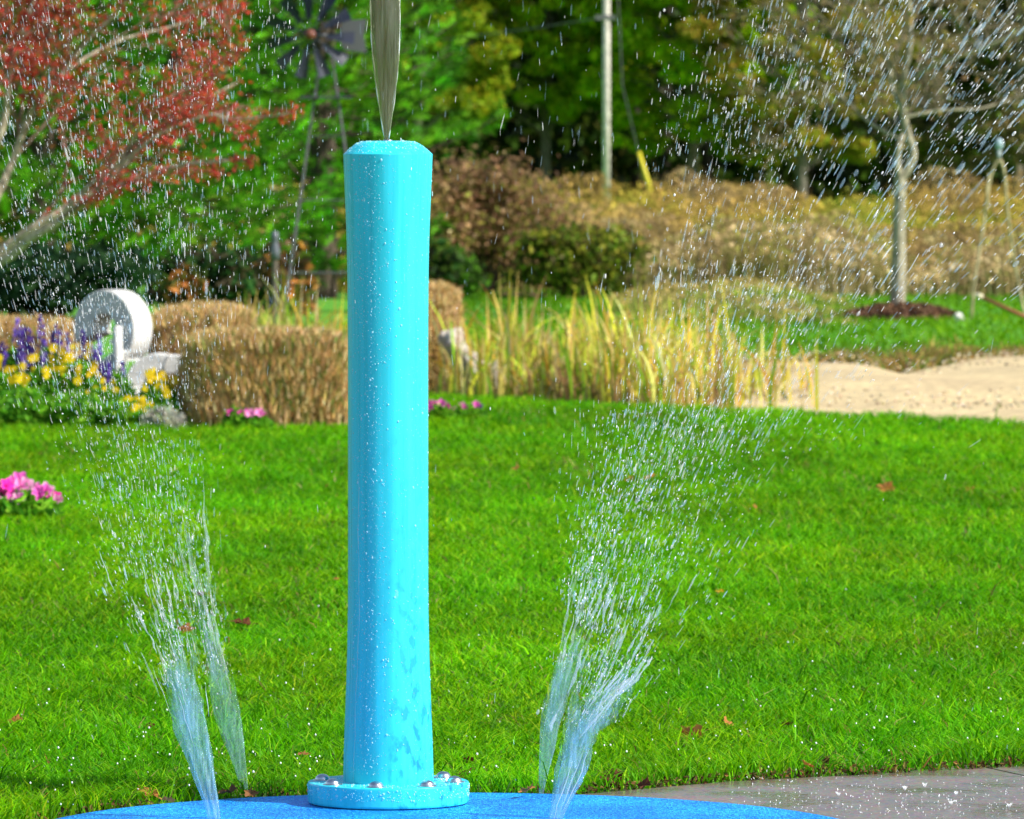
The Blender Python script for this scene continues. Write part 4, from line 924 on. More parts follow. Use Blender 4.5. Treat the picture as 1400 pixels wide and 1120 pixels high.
# ------------------------------------------------------------------ windmill
WY = 44.0; wm = mpp(WY); wc = at(425, 48, WY); root = empty('garden_windmill', (at(446, 48, WY)[0], WY, 0), 'dark metal garden windmill with a many bladed wheel and grey tail vane', 'windmill')
RX = root.location.x
G_ = (.035, .045, .07)
hubx = wc[0] - RX; hz = wc[2]
for k in range(11):
    a = R(90 - 360 / 11 * k + 4); r0, r1 = 22 * wm, 60 * wm; mb = MB()
    # cupped blade, twisted, with thickness
    vs = []; nu, nv = 6, 4
    for i in range(nu + 1):
        t = i / nu; r = r0 + (r1 - r0) * t; w = (4.2 + 7.2 * t) * wm
        for j in range(nv + 1):
            s = j / nv * 2 - 1; tw = R(38); yv = s * w * math.sin(tw) + .012 * (1 - s * s)
            xx = s * w * math.cos(tw)
            vs.append((r * math.cos(a) - xx * math.sin(a), yv, r * math.sin(a) + xx * math.cos(a)))
    vs = np.array(vs); vb = vs + np.array([0, .003, 0]); f = []; c_ = nv + 1
    for i in range(nu):
        for j in range(nv):
            p_ = i * c_ + j; f.append([p_, p_ + 1, p_ + c_ + 1, p_ + c_]); q_ = len(vs) + p_; f.append([q_, q_ + c_, q_ + c_ + 1, q_ + 1])
    L_ = len(vs)
    rimv = [j for j in range(c_)] + [i * c_ + nv for i in range(1, nu + 1)] + [nu * c_ + j for j in range(nv - 1, -1, -1)] + [i * c_ for i in range(nu - 1, 0, -1)]
    for a_, b_ in zip(rimv, rimv[1:] + rimv[:1]): f.append([b_, a_, a_ + L_, b_ + L_])
    mb.add(np.vstack([vs, vb]), [np.array(f)], (.02, .024, .04)); mb.build('blade', M_vc, root, loc=(hubx, -.12, hz), smooth=False)
mb = MB(); t = np.linspace(0, 2 * np.pi, 41)
mb.tube(np.stack([np.cos(t) * 24 * wm, np.zeros(41), np.sin(t) * 24 * wm], 1), .0022, 5, G_, cap=False); mb.tube(np.stack([np.cos(t) * 46 * wm, np.zeros(41), np.sin(t) * 46 * wm], 1), .002, 5, G_, cap=False)
for k in range(11):
    a = R(90 - 360 / 11 * k + 4); mb.tube([(math.cos(a) * .03, 0, math.sin(a) * .03), (math.cos(a) * 46 * wm, 0, math.sin(a) * 46 * wm)], .003, 5, G_)
mb.build('wheel_frame', M_vc, root, loc=(hubx, -.12, hz))
mb = MB(); mb.lathe([(0, -.03), (.02, -.028), (.034, -.01), (.036, .03), (0, .032)], 20, (.14, .04, .02)); o = mb.build('hub', M_vc, root, smooth=True, loc=(hubx, -.14, hz)); o.rotation_euler = (R(-90), 0, 0)
mb = MB(); mb.tube([(hubx, -.1, hz), (hubx + 45 * wm, .1, hz)], .008, 8, (.12, .12, .13)); mb.build('axle', M_vc, root, smooth=True)
mb = MB(); x0, x1 = 40 * wm, 76 * wm
pts = [(x0, -12), (x0 + 6 * wm, -20), (x1, -24), (x1 - 4 * wm, 0), (x1, 22), (x0 + 6 * wm, 20), (x0, 12)]
v1 = [(x, .1, z * wm) for x, z in pts]; v2 = [(x, .106, z * wm) for x, z in pts]; me = bpy.data.meshes.new('tail')
n7 = len(pts); me.from_pydata(v1 + v2, [], [list(range(n7)), list(range(2 * n7 - 1, n7 - 1, -1))] + [[i, i + n7, (i + 1) % n7 + n7, (i + 1) % n7] for i in range(n7)])
me.materials.append(simple('tail_metal', (.11, .11, .12), .5, .3)); o = link(bpy.data.objects.new('tail_vane', me), root); o.location = (hubx, 0, hz)
zp = at(0, 133, WY)[2]; ztop_w = at(0, 75, WY)[2]
for (sx, sy) in ((-1, -1), (1, -1), (1, 1), (-1, 1)):
    mb = MB(); mb.tube([(sx * .30, sy * .22, 0), (sx * .035, sy * .035, ztop_w)], .0058, 6, (.09, .085, .09)); mb.build('leg', M_vc, root)
mb = MB()
for zf in (.25, .5, .72):
    w = .30 + (.035 - .30) * zf; d = .22 + (.035 - .22) * zf; z = zf * ztop_w
    for a_, b_ in (((-w, -d), (w, -d)), ((w, -d), (w, d)), ((w, d), (-w, d)), ((-w, d), (-w, -d))): mb.tube([(*a_, z), (*b_, z)], .0035, 5, (.08, .08, .08))
mb.build('cross_brace', M_vc, root)
mb = MB(); mb.box(-.16, .16, -.12, .12, zp - .008, zp + .006, (.04, .045, .05)); mb.build('platform', M_vc, root)

# small garden figure in the shrubs
p = at(376, 356, 47); root = empty('garden_ornament', (p[0], 47, 0), 'small grey garden ornament on a post before the pines', 'ornament')
mb = MB(); mb.lathe([(0, 0), (.02, 0), (.02, p[2]), (0, p[2])], 12, (.12, .09, .07)); mb.build('pole', M_vc, root)
mb = MB(); mb.lathe([(0, 0), (.03, .01), (.034, .06), (.022, .11), (.018, .13), (.026, .15), (.024, .19), (.0, .20)], 18, (.10, .11, .13)); mb.build('figure', M_vc, root, smooth=True, loc=(0, 0, p[2]))

# ------------------------------------------------------------------ trees
def branch_tree(mb, p0, d0, length, r0, depth, tips, spread=.55, nseg=6, wander=.14, upb=.05, col=(.2, .17, .13), kids=3, shrink=.68, r_=random, minr=.002, gather=2, ok=None):
    pts = [np.array(p0, float)]; d = np.array(d0, float); d /= np.linalg.norm(d)
    for i in range(nseg):
        d = d + np.array([r_.gauss(0, wander), r_.gauss(0, wander), r_.gauss(0, wander) + upb]); d /= np.linalg.norm(d)
        pts.append(pts[-1] + d * length / nseg)
    if ok is not None and not (ok(pts[-1]) and ok(pts[nseg // 2])): return
    rad = np.linspace(r0, max(r0 * .45, minr), nseg + 1)
    mb.tube(pts, rad, 6 if r0 > .012 else 4, col, cap=False)
    if depth <= gather: tips.extend(pts[2:])
    if depth == 0: return
    for k in range(kids):
        i = r_.randint(2, nseg) if k else nseg
        dd = d + np.array([r_.gauss(0, spread), r_.gauss(0, spread), r_.gauss(0, spread * .8)])
        branch_tree(mb, pts[i], dd, length * shrink * r_.uniform(.8, 1.15), max(rad[i] * .7, minr), depth - 1, tips, spread, nseg, wander, upb, col, kids, shrink, r_, minr, gather, ok)

# red berried tree, left
TY = 38.0; tm = mpp(TY); r_ = random.Random(11); base = at(-75, 520, TY)
root = empty('berry_tree', (base[0], TY, 0), 'pale barked spreading tree covered in red berries at the upper left', 'tree')
mb = MB(); tips = []
def okb(p):
    y = p[1] + TY; px = (p[0] + base[0]) / y * FPX + 700; py = 205 + (CAMH - p[2]) * FPX / y
    return px < np.interp(py, [-60, 0, 60, 110, 135, 160, 180, 215, 240, 270, 300], [300, 335, 330, 325, 340, 400, 350, 345, 330, 220, 60])
def lim(pts, r0, r1, kids=5, dep=2, kl=.5):
    P = np.array([at(x, y, TY + dy) - np.array([base[0], TY, 0]) for x, y, dy in pts]); t = np.linspace(0, 1, len(P)); tt = np.linspace(0, 1, 14)
    Q = np.stack([np.interp(tt, t, P[:, k]) for k in range(3)], 1)
    for _ in range(2): Q[1:-1] = (Q[:-2] + 2 * Q[1:-1] + Q[2:]) / 4
    Q[1:-1] += np.array([[r_.gauss(0, .006) for _ in range(3)] for _ in range(12)])
    rad = np.linspace(r0, r1, 14) * .78; mb.tube(Q, rad, 7, (.40, .34, .24), cap=False)
    for k in range(kids):
        i = r_.randint(4, 13); d = Q[min(i + 1, 13)] - Q[i - 1]; d /= np.linalg.norm(d)
        branch_tree(mb, Q[i], d + np.array([r_.gauss(0, .35), r_.gauss(0, .5), r_.gauss(0.05, .35)]), kl * r_.uniform(.7, 1.2), rad[i] * .5, dep, tips, .45, 5, .1, 0.0, (.24, .16, .12), 3, .66, r_, .0022, 2, okb)
    tips.extend(list(Q[8:]) * 5)
mb.tube([(0, 0, 0), (.02, 0, .25), (.03, .02, .42)], [.085, .062, .055], 10, (.40, .35, .25), cap=False)
lim([(-68, 400, 0), (0, 360, -.1), (45, 325, -.2), (110, 280, -.3), (200, 235, -.4), (300, 215, -.5), (345, 222, -.6)], .045, .006, 12)
lim([(-68, 400, 0), (10, 330, .1), (70, 300, .1), (150, 250, .2), (230, 160, .3), (330, 110, .4)], .04, .006, 12)
lim([(-68, 400, 0), (-20, 300, .1), (20, 230, .2), (28, 180, .2), (60, 120, .1), (130, 50, .1), (190, -20, 0)], .04, .008, 13)
lim([(-68, 400, 0), (-40, 250, .1), (14, 175, 0), (5, 100, 0), (40, 20, -.1), (80, -80, -.1)], .038, .008, 10)
lim([(30, 175, .2), (80, 100, .3), (150, 60, .5), (250, 30, .6), (330, 10, .6)], .02, .005, 12)
lim([(90, 285, -.2), (190, 195, -.4), (290, 150, -.6), (300, 165, -.6), (385, 160, -.7), (405, 150, -.7)], .014, .004, 8, 1, .3)
lim([(150, 250, -.2), (210, 140, -.4), (310, 100, -.5), (330, 60, -.5)], .014, .004, 8)
lim([(-68, 400, 0), (-140, 300, .1), (-220, 150, .2), (-300, 0, .3)], .04, .01, 8)
lim([(-68, 400, 0), (-60, 250, -.3), (-40, 100, -.5), (-60, -60, -.5)], .035, .01, 8)
mb.build('trunk', M_bark, root)
T_ = np.array(tips); T_ = T_[rs.choice(len(T_), 6500)]
P = T_ + rs.normal(0, .022, T_.shape); n = len(P)
sel = vnoise(P[:, 0] * 3.2 + 50, P[:, 2] * 3.2 + 9, 2) > .25; P = P[sel]; n = len(P); mb = MB()
rb = rs.uniform(.005, .010, n)
spindles(mb, P, np.tile([0, 0, 1.0], (n, 1)) + rs.normal(0, .2, (n, 3)), rb * 2.1, rb, pal(n, [(.50, .012, .015), (.36, .015, .015), (.58, .04, .02), (.24, .012, .015)], .25))
o = mb.build('berries', M_berry, root, smooth=True); o['kind'] = 'stuff'
T2 = np.array(tips); T2 = T2[rs.choice(len(T2), 8000)]; P = T2 + rs.normal(0, .03, T2.shape); mb = MB(); n = len(P)
mb.leaves(P, rs.uniform(.012, .026, n), pal(n, [(.46, .035, .02), (.50, .09, .035), (.33, .09, .06), (.52, .20, .06), (.26, .24, .04)], .25, [4, 3, 3, 1, 1]), aspect=1.8)
mb.build('crown', M_leaf, root)

# bare young tree on the right in its mulch ring
TY = gnd(1232, 436)[1]; base = gnd(1232, 436); r_ = random.Random(5)
m_r = empty('mulch_ring', (base[0], TY, 0), 'x', 'mulch')
mb = MB(); rx = 78 * mpp(TY); U, Vv = np.meshgrid(np.linspace(0, 1, 14), np.linspace(0, 2 * np.pi, 49))
rad_ = U * (1 + .06 * np.sin(Vv * 3) + .04 * np.sin(Vv * 7)); Z = .085 * (1 - U ** 2.2) + .012 * vnoise(U * 9, Vv * 4, 3) * (U < .97) + .006
S = np.stack([np.cos(Vv) * rad_ * rx, np.sin(Vv) * rad_ * rx * 1.3, Z], -1).reshape(-1, 3)
ii, jj = np.meshgrid(np.arange(48), np.arange(13), indexing='ij'); F = np.stack([ii * 14 + jj, (ii + 1) * 14 + jj, (ii + 1) * 14 + jj + 1, ii * 14 + jj + 1], -1).reshape(-1, 4)
bpy.data.objects.remove(m_r)
n = 1500; mb.add(S, [F], (.11, .055, .03))
a = rs.uniform(0, 6.28, n); u = np.sqrt(rs.uniform(0, 1, n)); mb.leaves(np.stack([np.cos(a) * u * rx, np.sin(a) * u * rx * 1.3, .085 * (1 - u ** 2.2) + .02], 1), rs.uniform(.015, .04, n), pal(n, [(.17, .085, .045), (.09, .045, .025), (.24, .14, .08)], .25), aspect=2.4)
o = mb.build('mulch_mound', M_bark, None, loc=(base[0], TY, 0)); tag(o, 'low mound of reddish mulch around the foot of the bare tree', 'mulch')
p = gnd(1307, 438); rock('stone', (p[0], p[1] - .3, .03), (.07, .06, .07), (0, 0, .5), 'small pale stone at the right end of the mulch mound', 9, 'stone')
root = empty('young_tree', (base[0], TY, 0), 'young nearly bare tree with a looped trunk rising from a mulch mound', 'tree')
mb = MB(); tips = []
def lim2(pts, r0, r1, kids=5, dep=2, kl=.5, s=0, leafy=True):
    P = np.array([at(x, y, TY + dy) - np.array([base[0], TY, 0]) for x, y, dy in pts]); P[:, 2] = np.maximum(P[:, 2], 0); t = np.linspace(0, 1, len(P)); tt = np.linspace(0, 1, 18)
    Q = np.stack([np.interp(tt, t, P[:, k]) for k in range(3)], 1)
    for _ in range(2): Q[1:-1] = (Q[:-2] + 2 * Q[1:-1] + Q[2:]) / 4
    rad = np.linspace(r0, r1, 18); mb.tube(Q, rad, 8, (.36, .32, .23), cap=True)
    for k in range(kids):
        i = r_.randint(max(s, 2), 16); d = Q[i + 1] - Q[i - 1]; d /= np.linalg.norm(d)
        branch_tree(mb, Q[i], d * .5 + np.array([r_.choice((-1, 1)) * r_.uniform(.4, 1.0), r_.gauss(0, .5), r_.uniform(-.1, .7)]), kl * r_.uniform(.7, 1.2), rad[i] * .45, dep, tips, .5, 6, .13, .02, (.25, .20, .13), 3, .7, r_, .0025, 2)
lim2([(1226, 437, 0), (1227, 420, 0), (1229, 360, 0), (1229, 300, 0), (1231, 240, 0)], .062, .042, 0)
lim2([(1231, 245, 0), (1248, 222, 0), (1250, 205, 0), (1240, 185, 0), (1233, 150, 0), (1234, 110, 0), (1243, 80, 0), (1247, 40, 0), (1240, -30, 0)], .038, .016, 9, 3, .75, 6)
lim2([(1230, 245, 0), (1226, 222, -.05), (1229, 200, -.05), (1236, 182, 0)], .026, .02, 0)
lim2([(1234, 150, 0), (1218, 120, .1), (1217, 90, .1), (1210, 60, .2), (1190, 35, .2), (1180, -20, .3)], .02, .008, 10, 3, .6, 4)
lim2([(1236, 120, 0), (1270, 90, -.1), (1320, 75, -.2), (1380, 50, -.3), (1440, 20, -.3)], .018, .007, 7, 3, .6, 3)
lim2([(1234, 160, 0), (1290, 150, .2), (1340, 150, .3), (1400, 130, .4)], .014, .005, 9, 3, .5, 3)
lim2([(1230, 190, 0), (1190, 170, .1), (1150, 130, .2), (1110, 110, .2)], .014, .005, 9, 3, .5, 3)
mb.build('trunk', M_bark, root)
T_ = np.array(tips); T_ = T_[rs.choice(len(T_), 1100)]; P = T_ + rs.normal(0, .04, T_.shape); mb = MB(); n = len(P)
mb.leaves(P, rs.uniform(.02, .045, n), pal(n, [(.30, .19, .07), (.38, .26, .08), (.20, .13, .06), (.25, .26, .05)], .25), aspect=1.8)
mb.build('crown', M_leaf, root)

# pines
def pine(px, Y, H, Rb, label, seed, z0=.25, zvis=4.5, low=1.0):
    r_ = np.random.RandomState(seed); x = (px - 700) / FPX * Y
    root = empty('pine_tree', (x, Y, 0), label, 'tree', 'pines behind the garden')
    mb = MB(); mb.tube([(0, 0, 0), (.03, 0, H * .5), (0, .02, H)], [.13, .08, .01], 10, (.10, .075, .055), cap=False)
    TP = []; TD = []
    z = z0; az = 0
    while z < H * .96:
        f = (z / H); Lb = Rb * (1 - f) ** .75 * (.75 + .25 * min(1, z / .8)); nb = 7
        for k in range(nb):
            az += 2.399; L = Lb * r_.uniform(.72, 1.12) * (1 if z > 1.25 else low); zz = z + r_.uniform(-.12, .12); e = r_.uniform(-.05, .25)
            t = np.linspace(0, 1, 8); d = np.array([math.cos(az), math.sin(az), 0])
            pts = np.array([0, 0, zz]) + d * (t * L)[:, None]; pts[:, 2] += e * t * L - .10 * L * np.sin(t * np.pi) + .10 * L * t ** 2
            mb.tube(pts, np.linspace(.022, .005, 8), 5, (.10, .07, .05), cap=False)
            m = int(9 + L * 22)
            tt = r_.uniform(.18, 1.0, m) ** .8; side = r_.normal(0, 1, m) * .20 * L * (1.1 - tt * .6)
            per = np.array([-d[1], d[0], 0])
            c = np.stack([np.interp(tt, t, pts[:, i]) for i in range(3)], 1) + per * side[:, None]; c[:, 2] += r_.normal(0, .05, m) + .03
            TP.append(c); dd = d * .8 + per * np.sign(side)[:, None] * .6 + np.array([0, 0, .35]); TD.append(dd + r_.normal(0, .25, (m, 3)))
        z += .26 if z < zvis else .45
    mb.build('trunk', M_bark, root)
    P = np.vstack(TP); D = np.vstack(TD); D /= np.linalg.norm(D, axis=1, keepdims=True); n = len(P); K = 26
    tc = pal(n, [(.07, .28, .008), (.11, .36, .010), (.16, .40, .014), (.035, .15, .006)], .38)
    st = np.repeat(P, K, 0) + np.repeat(D, K, 0) * r_.uniform(-.07, .05, (n * K, 1)); dr = np.repeat(D, K, 0) + r_.normal(0, .55, (n * K, 3)); dr /= np.linalg.norm(dr, axis=1, keepdims=True)
    L = r_.uniform(.07, .12, (n * K, 1)); pr = np.cross(dr, r_.normal(size=(n * K, 3))); pr /= np.linalg.norm(pr, axis=1, keepdims=True); pr *= .0045
    v = np.stack([st - pr, st + pr, st + dr * L], 1).reshape(-1, 3); f = np.arange(n * K * 3).reshape(-1, 3)
    cc = np.repeat(np.repeat(tc, K, 0) * np.exp(r_.normal(0, .12, (n * K, 1))), 3, 0)
    np_mesh('crown', v, f, M_needle, root, cc); return root
pine(440, 58, 6.5, 1.7, 'broad bright green pine behind the windmill, its boughs reaching past the post', 3, low=.68)
pine(235, 56, 6.0, 1.55, 'pine behind the outer twigs of the red berried tree', 4)
pine(55, 55, 6.5, 1.7, 'dark pine at the far left behind the pale limbs', 5)
pine(-170, 55, 6.0, 1.7, 'pine beyond the left frame edge', 6)

# rusty leaved shrubs at the foot of the pines
def shrub(name, px, Y, wpx, hpx, label, cols, seed, n=2600, size=(.02, .05), group=None, z0=0, aspect=1.7, dy=.7, lump=10, cat='shrub'):
    r_ = np.random.RandomState(seed); m = mpp(Y); x = (px - 700) / FPX * Y; W, H = wpx * m / 2, hpx * m
    root = empty(name, (x, Y, 0), label, cat, group)
    mb = MB(); C = []
    for i in range(lump * 3):
        a = r_.uniform(0, 6.28); rr = math.sqrt(r_.uniform()) * .85; z = z0 + H * (.25 + .65 * r_.uniform()) * (1 - .35 * rr * rr)
        c = np.array([math.cos(a) * rr * W, math.sin(a) * rr * W * dy, z]); C.append(c)
        mb.tube([(0, 0, 0), (c[0] * .4, c[1] * .4, c[2] * .55), tuple(c)], [.016, .01, .004], 5, (.12, .09, .06), cap=False)
    mb.build('stems', M_bark, root)
    C = np.array(C); k = r_.randint(0, len(C), n); P = C[k] + r_.normal(0, 1, (n, 3)) * np.array([.16 * W, .16 * W, .10 * H]) * r_.uniform(.4, 1.1, (n, 1))
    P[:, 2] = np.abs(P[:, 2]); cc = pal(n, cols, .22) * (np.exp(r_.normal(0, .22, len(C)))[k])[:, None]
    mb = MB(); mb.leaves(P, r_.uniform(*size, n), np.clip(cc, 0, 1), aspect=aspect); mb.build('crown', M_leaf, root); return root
shrub('rusty_shrub', 258, 49, 60, 92, 'shrub with a few rusty orange leaves below the middle pine', [(.55, .20, .05), (.10, .12, .02), (.06, .10, .02)], 80, 260, (.05, .09))
shrub('rusty_shrub', 390, 50, 90, 110, 'shrub with orange and green leaves around the small ornament', [(.50, .22, .05), (.12, .20, .02), (.10, .07, .03), (.2, .13, .06)], 81, 700, (.04, .07))
shrub('shade_dark_shrub', 300, 52, 230, 90, 'low shrub under the pines with shade put into its dark leaves', [(.02, .07, .015), (.04, .10, .02), (.05, .04, .02)], 82, 4200, (.04, .08))  # leaf colour carries the shade under the boughs
shrub('shade_dark_shrub', 80, 51, 300, 100, 'shrub with shade dark leaves added behind the long tan hedge at the left', [(.015, .05, .02), (.03, .08, .02)], 83, 5200, (.04, .08))  # added to fill the dark area here; shade is in its leaf colour
shrub('shade_dark_shrub', 560, 53, 120, 120, 'shadowy green shrub behind the middle of the post', [(.04, .12, .02), (.09, .16, .02), (.03, .04, .02)], 84, 2600, (.04, .08))

# brush field right of the post
def brush(px0, px1, Ya, Yb, n, label, name, seed, cols, hfun, size=(.012, .034), stalks=2.6):
    r_ = np.random.RandomState(seed); Yv = r_.uniform(Ya, Yb, n); px = r_.uniform(px0, px1, n); X = (px - 700) / FPX * Yv
    g = np.clip((vnoise(X * .9 + 40, Yv * .35, seed) - .5) * 1.7 + .5, 0, 1); g2 = vnoise(X * 3.4 + 10, Yv * .9, seed + 1)
    H = hfun(px, Yv) * (.72 + .26 * g + .28 * g2)
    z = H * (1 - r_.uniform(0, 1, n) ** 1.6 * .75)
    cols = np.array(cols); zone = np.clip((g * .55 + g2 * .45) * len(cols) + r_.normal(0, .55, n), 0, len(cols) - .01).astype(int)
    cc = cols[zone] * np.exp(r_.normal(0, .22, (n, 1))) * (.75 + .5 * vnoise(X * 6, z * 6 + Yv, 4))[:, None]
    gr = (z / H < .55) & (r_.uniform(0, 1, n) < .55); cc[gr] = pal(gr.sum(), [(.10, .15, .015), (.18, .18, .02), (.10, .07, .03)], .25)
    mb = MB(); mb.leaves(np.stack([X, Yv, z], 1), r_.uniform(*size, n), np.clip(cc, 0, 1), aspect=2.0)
    k = r_.uniform(0, 1, n) < .10 * stalks; H = H * np.where(r_.uniform(0, 1, n) < .12, r_.uniform(1.0, 1.22, n), 1)
    mb.blades(np.stack([X[k], Yv[k], np.zeros(k.sum())], 1), H[k] * r_.uniform(.8, 1.1, k.sum()), .012, r_.normal(0, .16, (k.sum(), 2)), np.clip(cc[k] * .8, 0, 1))
    return tag(mb.build(name, M_dry), label, 'brush', kind='stuff')
hf = lambda px, Y: np.interp(Y, [60, 63, 67, 72], [.26, .48, .76, .95]) * np.interp(px, [560, 700, 850, 1000, 1200, 1400], [.98, 1.0, .98, .94, .95, .97])
GOLD = [(.16, .26, .015), (.26, .32, .02), (.36, .34, .04), (.46, .36, .05), (.52, .34, .08), (.42, .29, .09), (.30, .20, .09), (.50, .40, .17)]
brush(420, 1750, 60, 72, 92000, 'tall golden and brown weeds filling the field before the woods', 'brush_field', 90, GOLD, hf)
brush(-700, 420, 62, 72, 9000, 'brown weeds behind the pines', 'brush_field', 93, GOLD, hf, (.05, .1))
hf3 = lambda px, Y: np.interp(px, [820, 880, 1000, 1090, 1130, 1200], [.0, .10, .17, .13, .04, .0]) * np.interp(Y, [49, 56], [.7, 1])
brush(830, 1180, 49, 58, 4500, 'sparse olive and straw grass between the reeds and the brush', 'dry_grass', 94, [(.30, .30, .05), (.22, .32, .03), (.50, .38, .14), (.40, .28, .09)], hf3, (.012, .03), 7)
hf2 = lambda px, Y: np.interp(px, [850, 900, 1000, 1150, 1200, 1260, 1400, 1700], [.2, .42, .60, .62, .45, .25, .5, .5]) * np.interp(Y, [58, 60, 62], [.8, 1, 1.05])
brush(860, 1750, 58.3, 61.5, 17000, 'pale tan grass clumps in front of the golden brush', 'dry_grass', 91, [(.55, .38, .17), (.66, .50, .26), (.42, .30, .13), (.36, .34, .08)], hf2, (.015, .04), 4)
shrub('russet_shrub', 668, 59.5, 250, 205, 'rounded russet brown shrub rising right of the post top', [(.34, .20, .10), (.42, .27, .13), (.24, .14, .08), (.26, .25, .05)], 85, 9500, (.018, .045), None, 0, 1.7, .7, 22)
shrub('olive_shrub', 790, 57.5, 190, 112, 'dark olive shrub at the front of the brush behind the reeds', [(.18, .26, .02), (.10, .16, .015), (.28, .28, .03), (.12, .09, .03)], 86, 5200, (.025, .055), None, 0, 1.6, .7, 14)
shrub('olive_shrub', 610, 56.5, 110, 80, 'small green shrub just right of the post behind the tall tan hedge', [(.08, .20, .015), (.05, .09, .02)], 87, 1800, (.025, .055))
shrub('green_shrub', 1380, 60.5, 130, 55, 'low bright green plants behind the crooked garden stakes', [(.07, .24, .015), (.10, .26, .02)], 88, 1800, (.03, .06), cat='plants')
p = gnd(705, 404); rock('mulch_patch', (p[0], p[1], 0), (.5, 1.6, .05), (0, 0, 0), 'small orange brown mulch patch on the grass behind the reeds', 12, 'mulch', m=M_mulch)

# ------------------------------------------------------------------ utility pole and guy wire
UY = 92.0; um = mpp(UY); pb = at(829, 250, UY); root = empty('utility_pole', (pb[0], UY, 0), 'plain grey wooden utility pole rising behind the brush', 'utility pole')
mb = MB(); mb.tube([(0, 0, 0), (0, 0, 2.4), (0, 0, 8.5)], [5.3 * um, 5.1 * um, 4.2 * um], 20, (.66, .59, .52)); mb.build('pole', M_bark, root, smooth=True)
pk = at(822, 24, UY); mb = MB(); mb.box(-.15, .12, -.05, .05, pk[2] - .03, pk[2] + .03, (.12, .12, .12)); mb.build('bracket', M_vc, root)
pw = at(822, 24, UY) - np.array([pb[0], UY, 0]); pe = at(300, 72, UY + 6) - np.array([pb[0], UY, 0]); t = np.linspace(0, 1, 24)
mb = MB(); Q = pw[None] * (1 - t)[:, None] + pe[None] * t[:, None]; Q[:, 2] -= .35 * 4 * t * (1 - t) * .3
mb.tube(Q, .010, 5, (.10, .09, .08)); mb.build('cable', M_vc, root)
g0 = at(887, 252, UY - 2); g1 = at(873, 208, UY - 2); g2_ = at(851, 117, UY - 1); gt = np.array([pb[0], UY, 6.5])
root = empty('guy_wire', (g0[0] + .05, UY - 2, 0), 'yellow plastic guard on the slanting guy wire right of the utility pole', 'guy wire')
sh = np.array(root.location)
mb = MB(); mb.tube([np.array([g0[0] + .12, UY - 2, -.02]) - sh, g1 - sh, g2_ - sh, gt - sh], .005, 5, (.09, .09, .09)); mb.build('wire', M_vc, root)
mb = MB(); mb.tube([np.array([g0[0] + .12, UY - 2.0, 0]) - sh, (g0 - sh), g1 - sh],   .030, 12, (.60, .50, .02)); mb.build('guard', M_vc, root, smooth=True)

# ------------------------------------------------------------------ crooked garden stakes at the right
SYk = 50.0; root = empty('garden_stake', (at(1367, 437, SYk)[0], SYk, 0), 'pair of thin bent stakes meeting under a small glass globe at the right edge', 'garden stake')
sh = np.array(root.location); SC = (.42, .36, .20)
def rod(pts, r):
    P = np.array([at(x, y, SYk + d) - sh for x, y, d in pts]); P[:, 2] = np.maximum(P[:, 2], -.01); t = np.linspace(0, 1, len(P)); tt = np.linspace(0, 1, 26); Q = np.stack([np.interp(tt, t, P[:, k]) for k in range(3)], 1)
    for _ in range(2): Q[1:-1] = (Q[:-2] + 2 * Q[1:-1] + Q[2:]) / 4
    mb.tube(Q, r, 7, SC)
mb = MB(); rod([(1328, 438, -.1), (1331, 395, -.1), (1338, 350, -.05), (1346, 300, 0), (1352, 250, 0), (1358, 228, 0), (1365, 218, 0), (1371, 224, 0), (1374, 240, 0)], .011); mb.build('rod', M_bark, root, smooth=True)
mb = MB(); rod([(1368, 218, 0), (1374, 240, 0), (1377, 290, 0), (1383, 330, .05), (1389, 370, .1), (1395, 405, .1), (1404, 440, .1)], .011); mb.build('rod', M_bark, root, smooth=True)
mb = MB(); rod([(1352, 238, 0), (1349, 262, -.03), (1351, 278, -.03), (1357, 284, -.03)], .007); mb.build('curl', M_bark, root, smooth=True)
gp = at(1366, 197, SYk) - sh; mb = MB(); t_ = np.linspace(-np.pi / 2, np.pi / 2, 12); mb.lathe([(.032 * math.cos(u) + 1e-5, .044 * math.sin(u)) for u in t_], 20, (.30, .40, .45))
mb.lathe([(.012, -.10), (.02, -.05), (.001, -.04)], 10, (.3, .35, .35)); mb.build('globe', M_vc, root, smooth=True, loc=tuple(gp))
root = empty('wooden_handle', tuple(gnd(1410, 445)), 'reddish wooden handle with a pale tip slanting above the grass at the right edge', 'handle')
sh = np.array(root.location); a_, b_ = at(1334, 403, 49.2) - sh, np.array([.09, -.0, 0.0]); d_ = (b_ - a_) / np.linalg.norm(b_ - a_)
mb = MB(); mb.tube([a_ + d_ * .05, b_], .014, 8, (.30, .09, .04)); mb.build('shaft', M_vc, root, smooth=True)
mb = MB(); mb.tube([a_, a_ + d_ * .03, a_ + d_ * .06], [.016, .022, .016], 10, (.65, .58, .38)); mb.build('tip', M_vc, root, smooth=True)

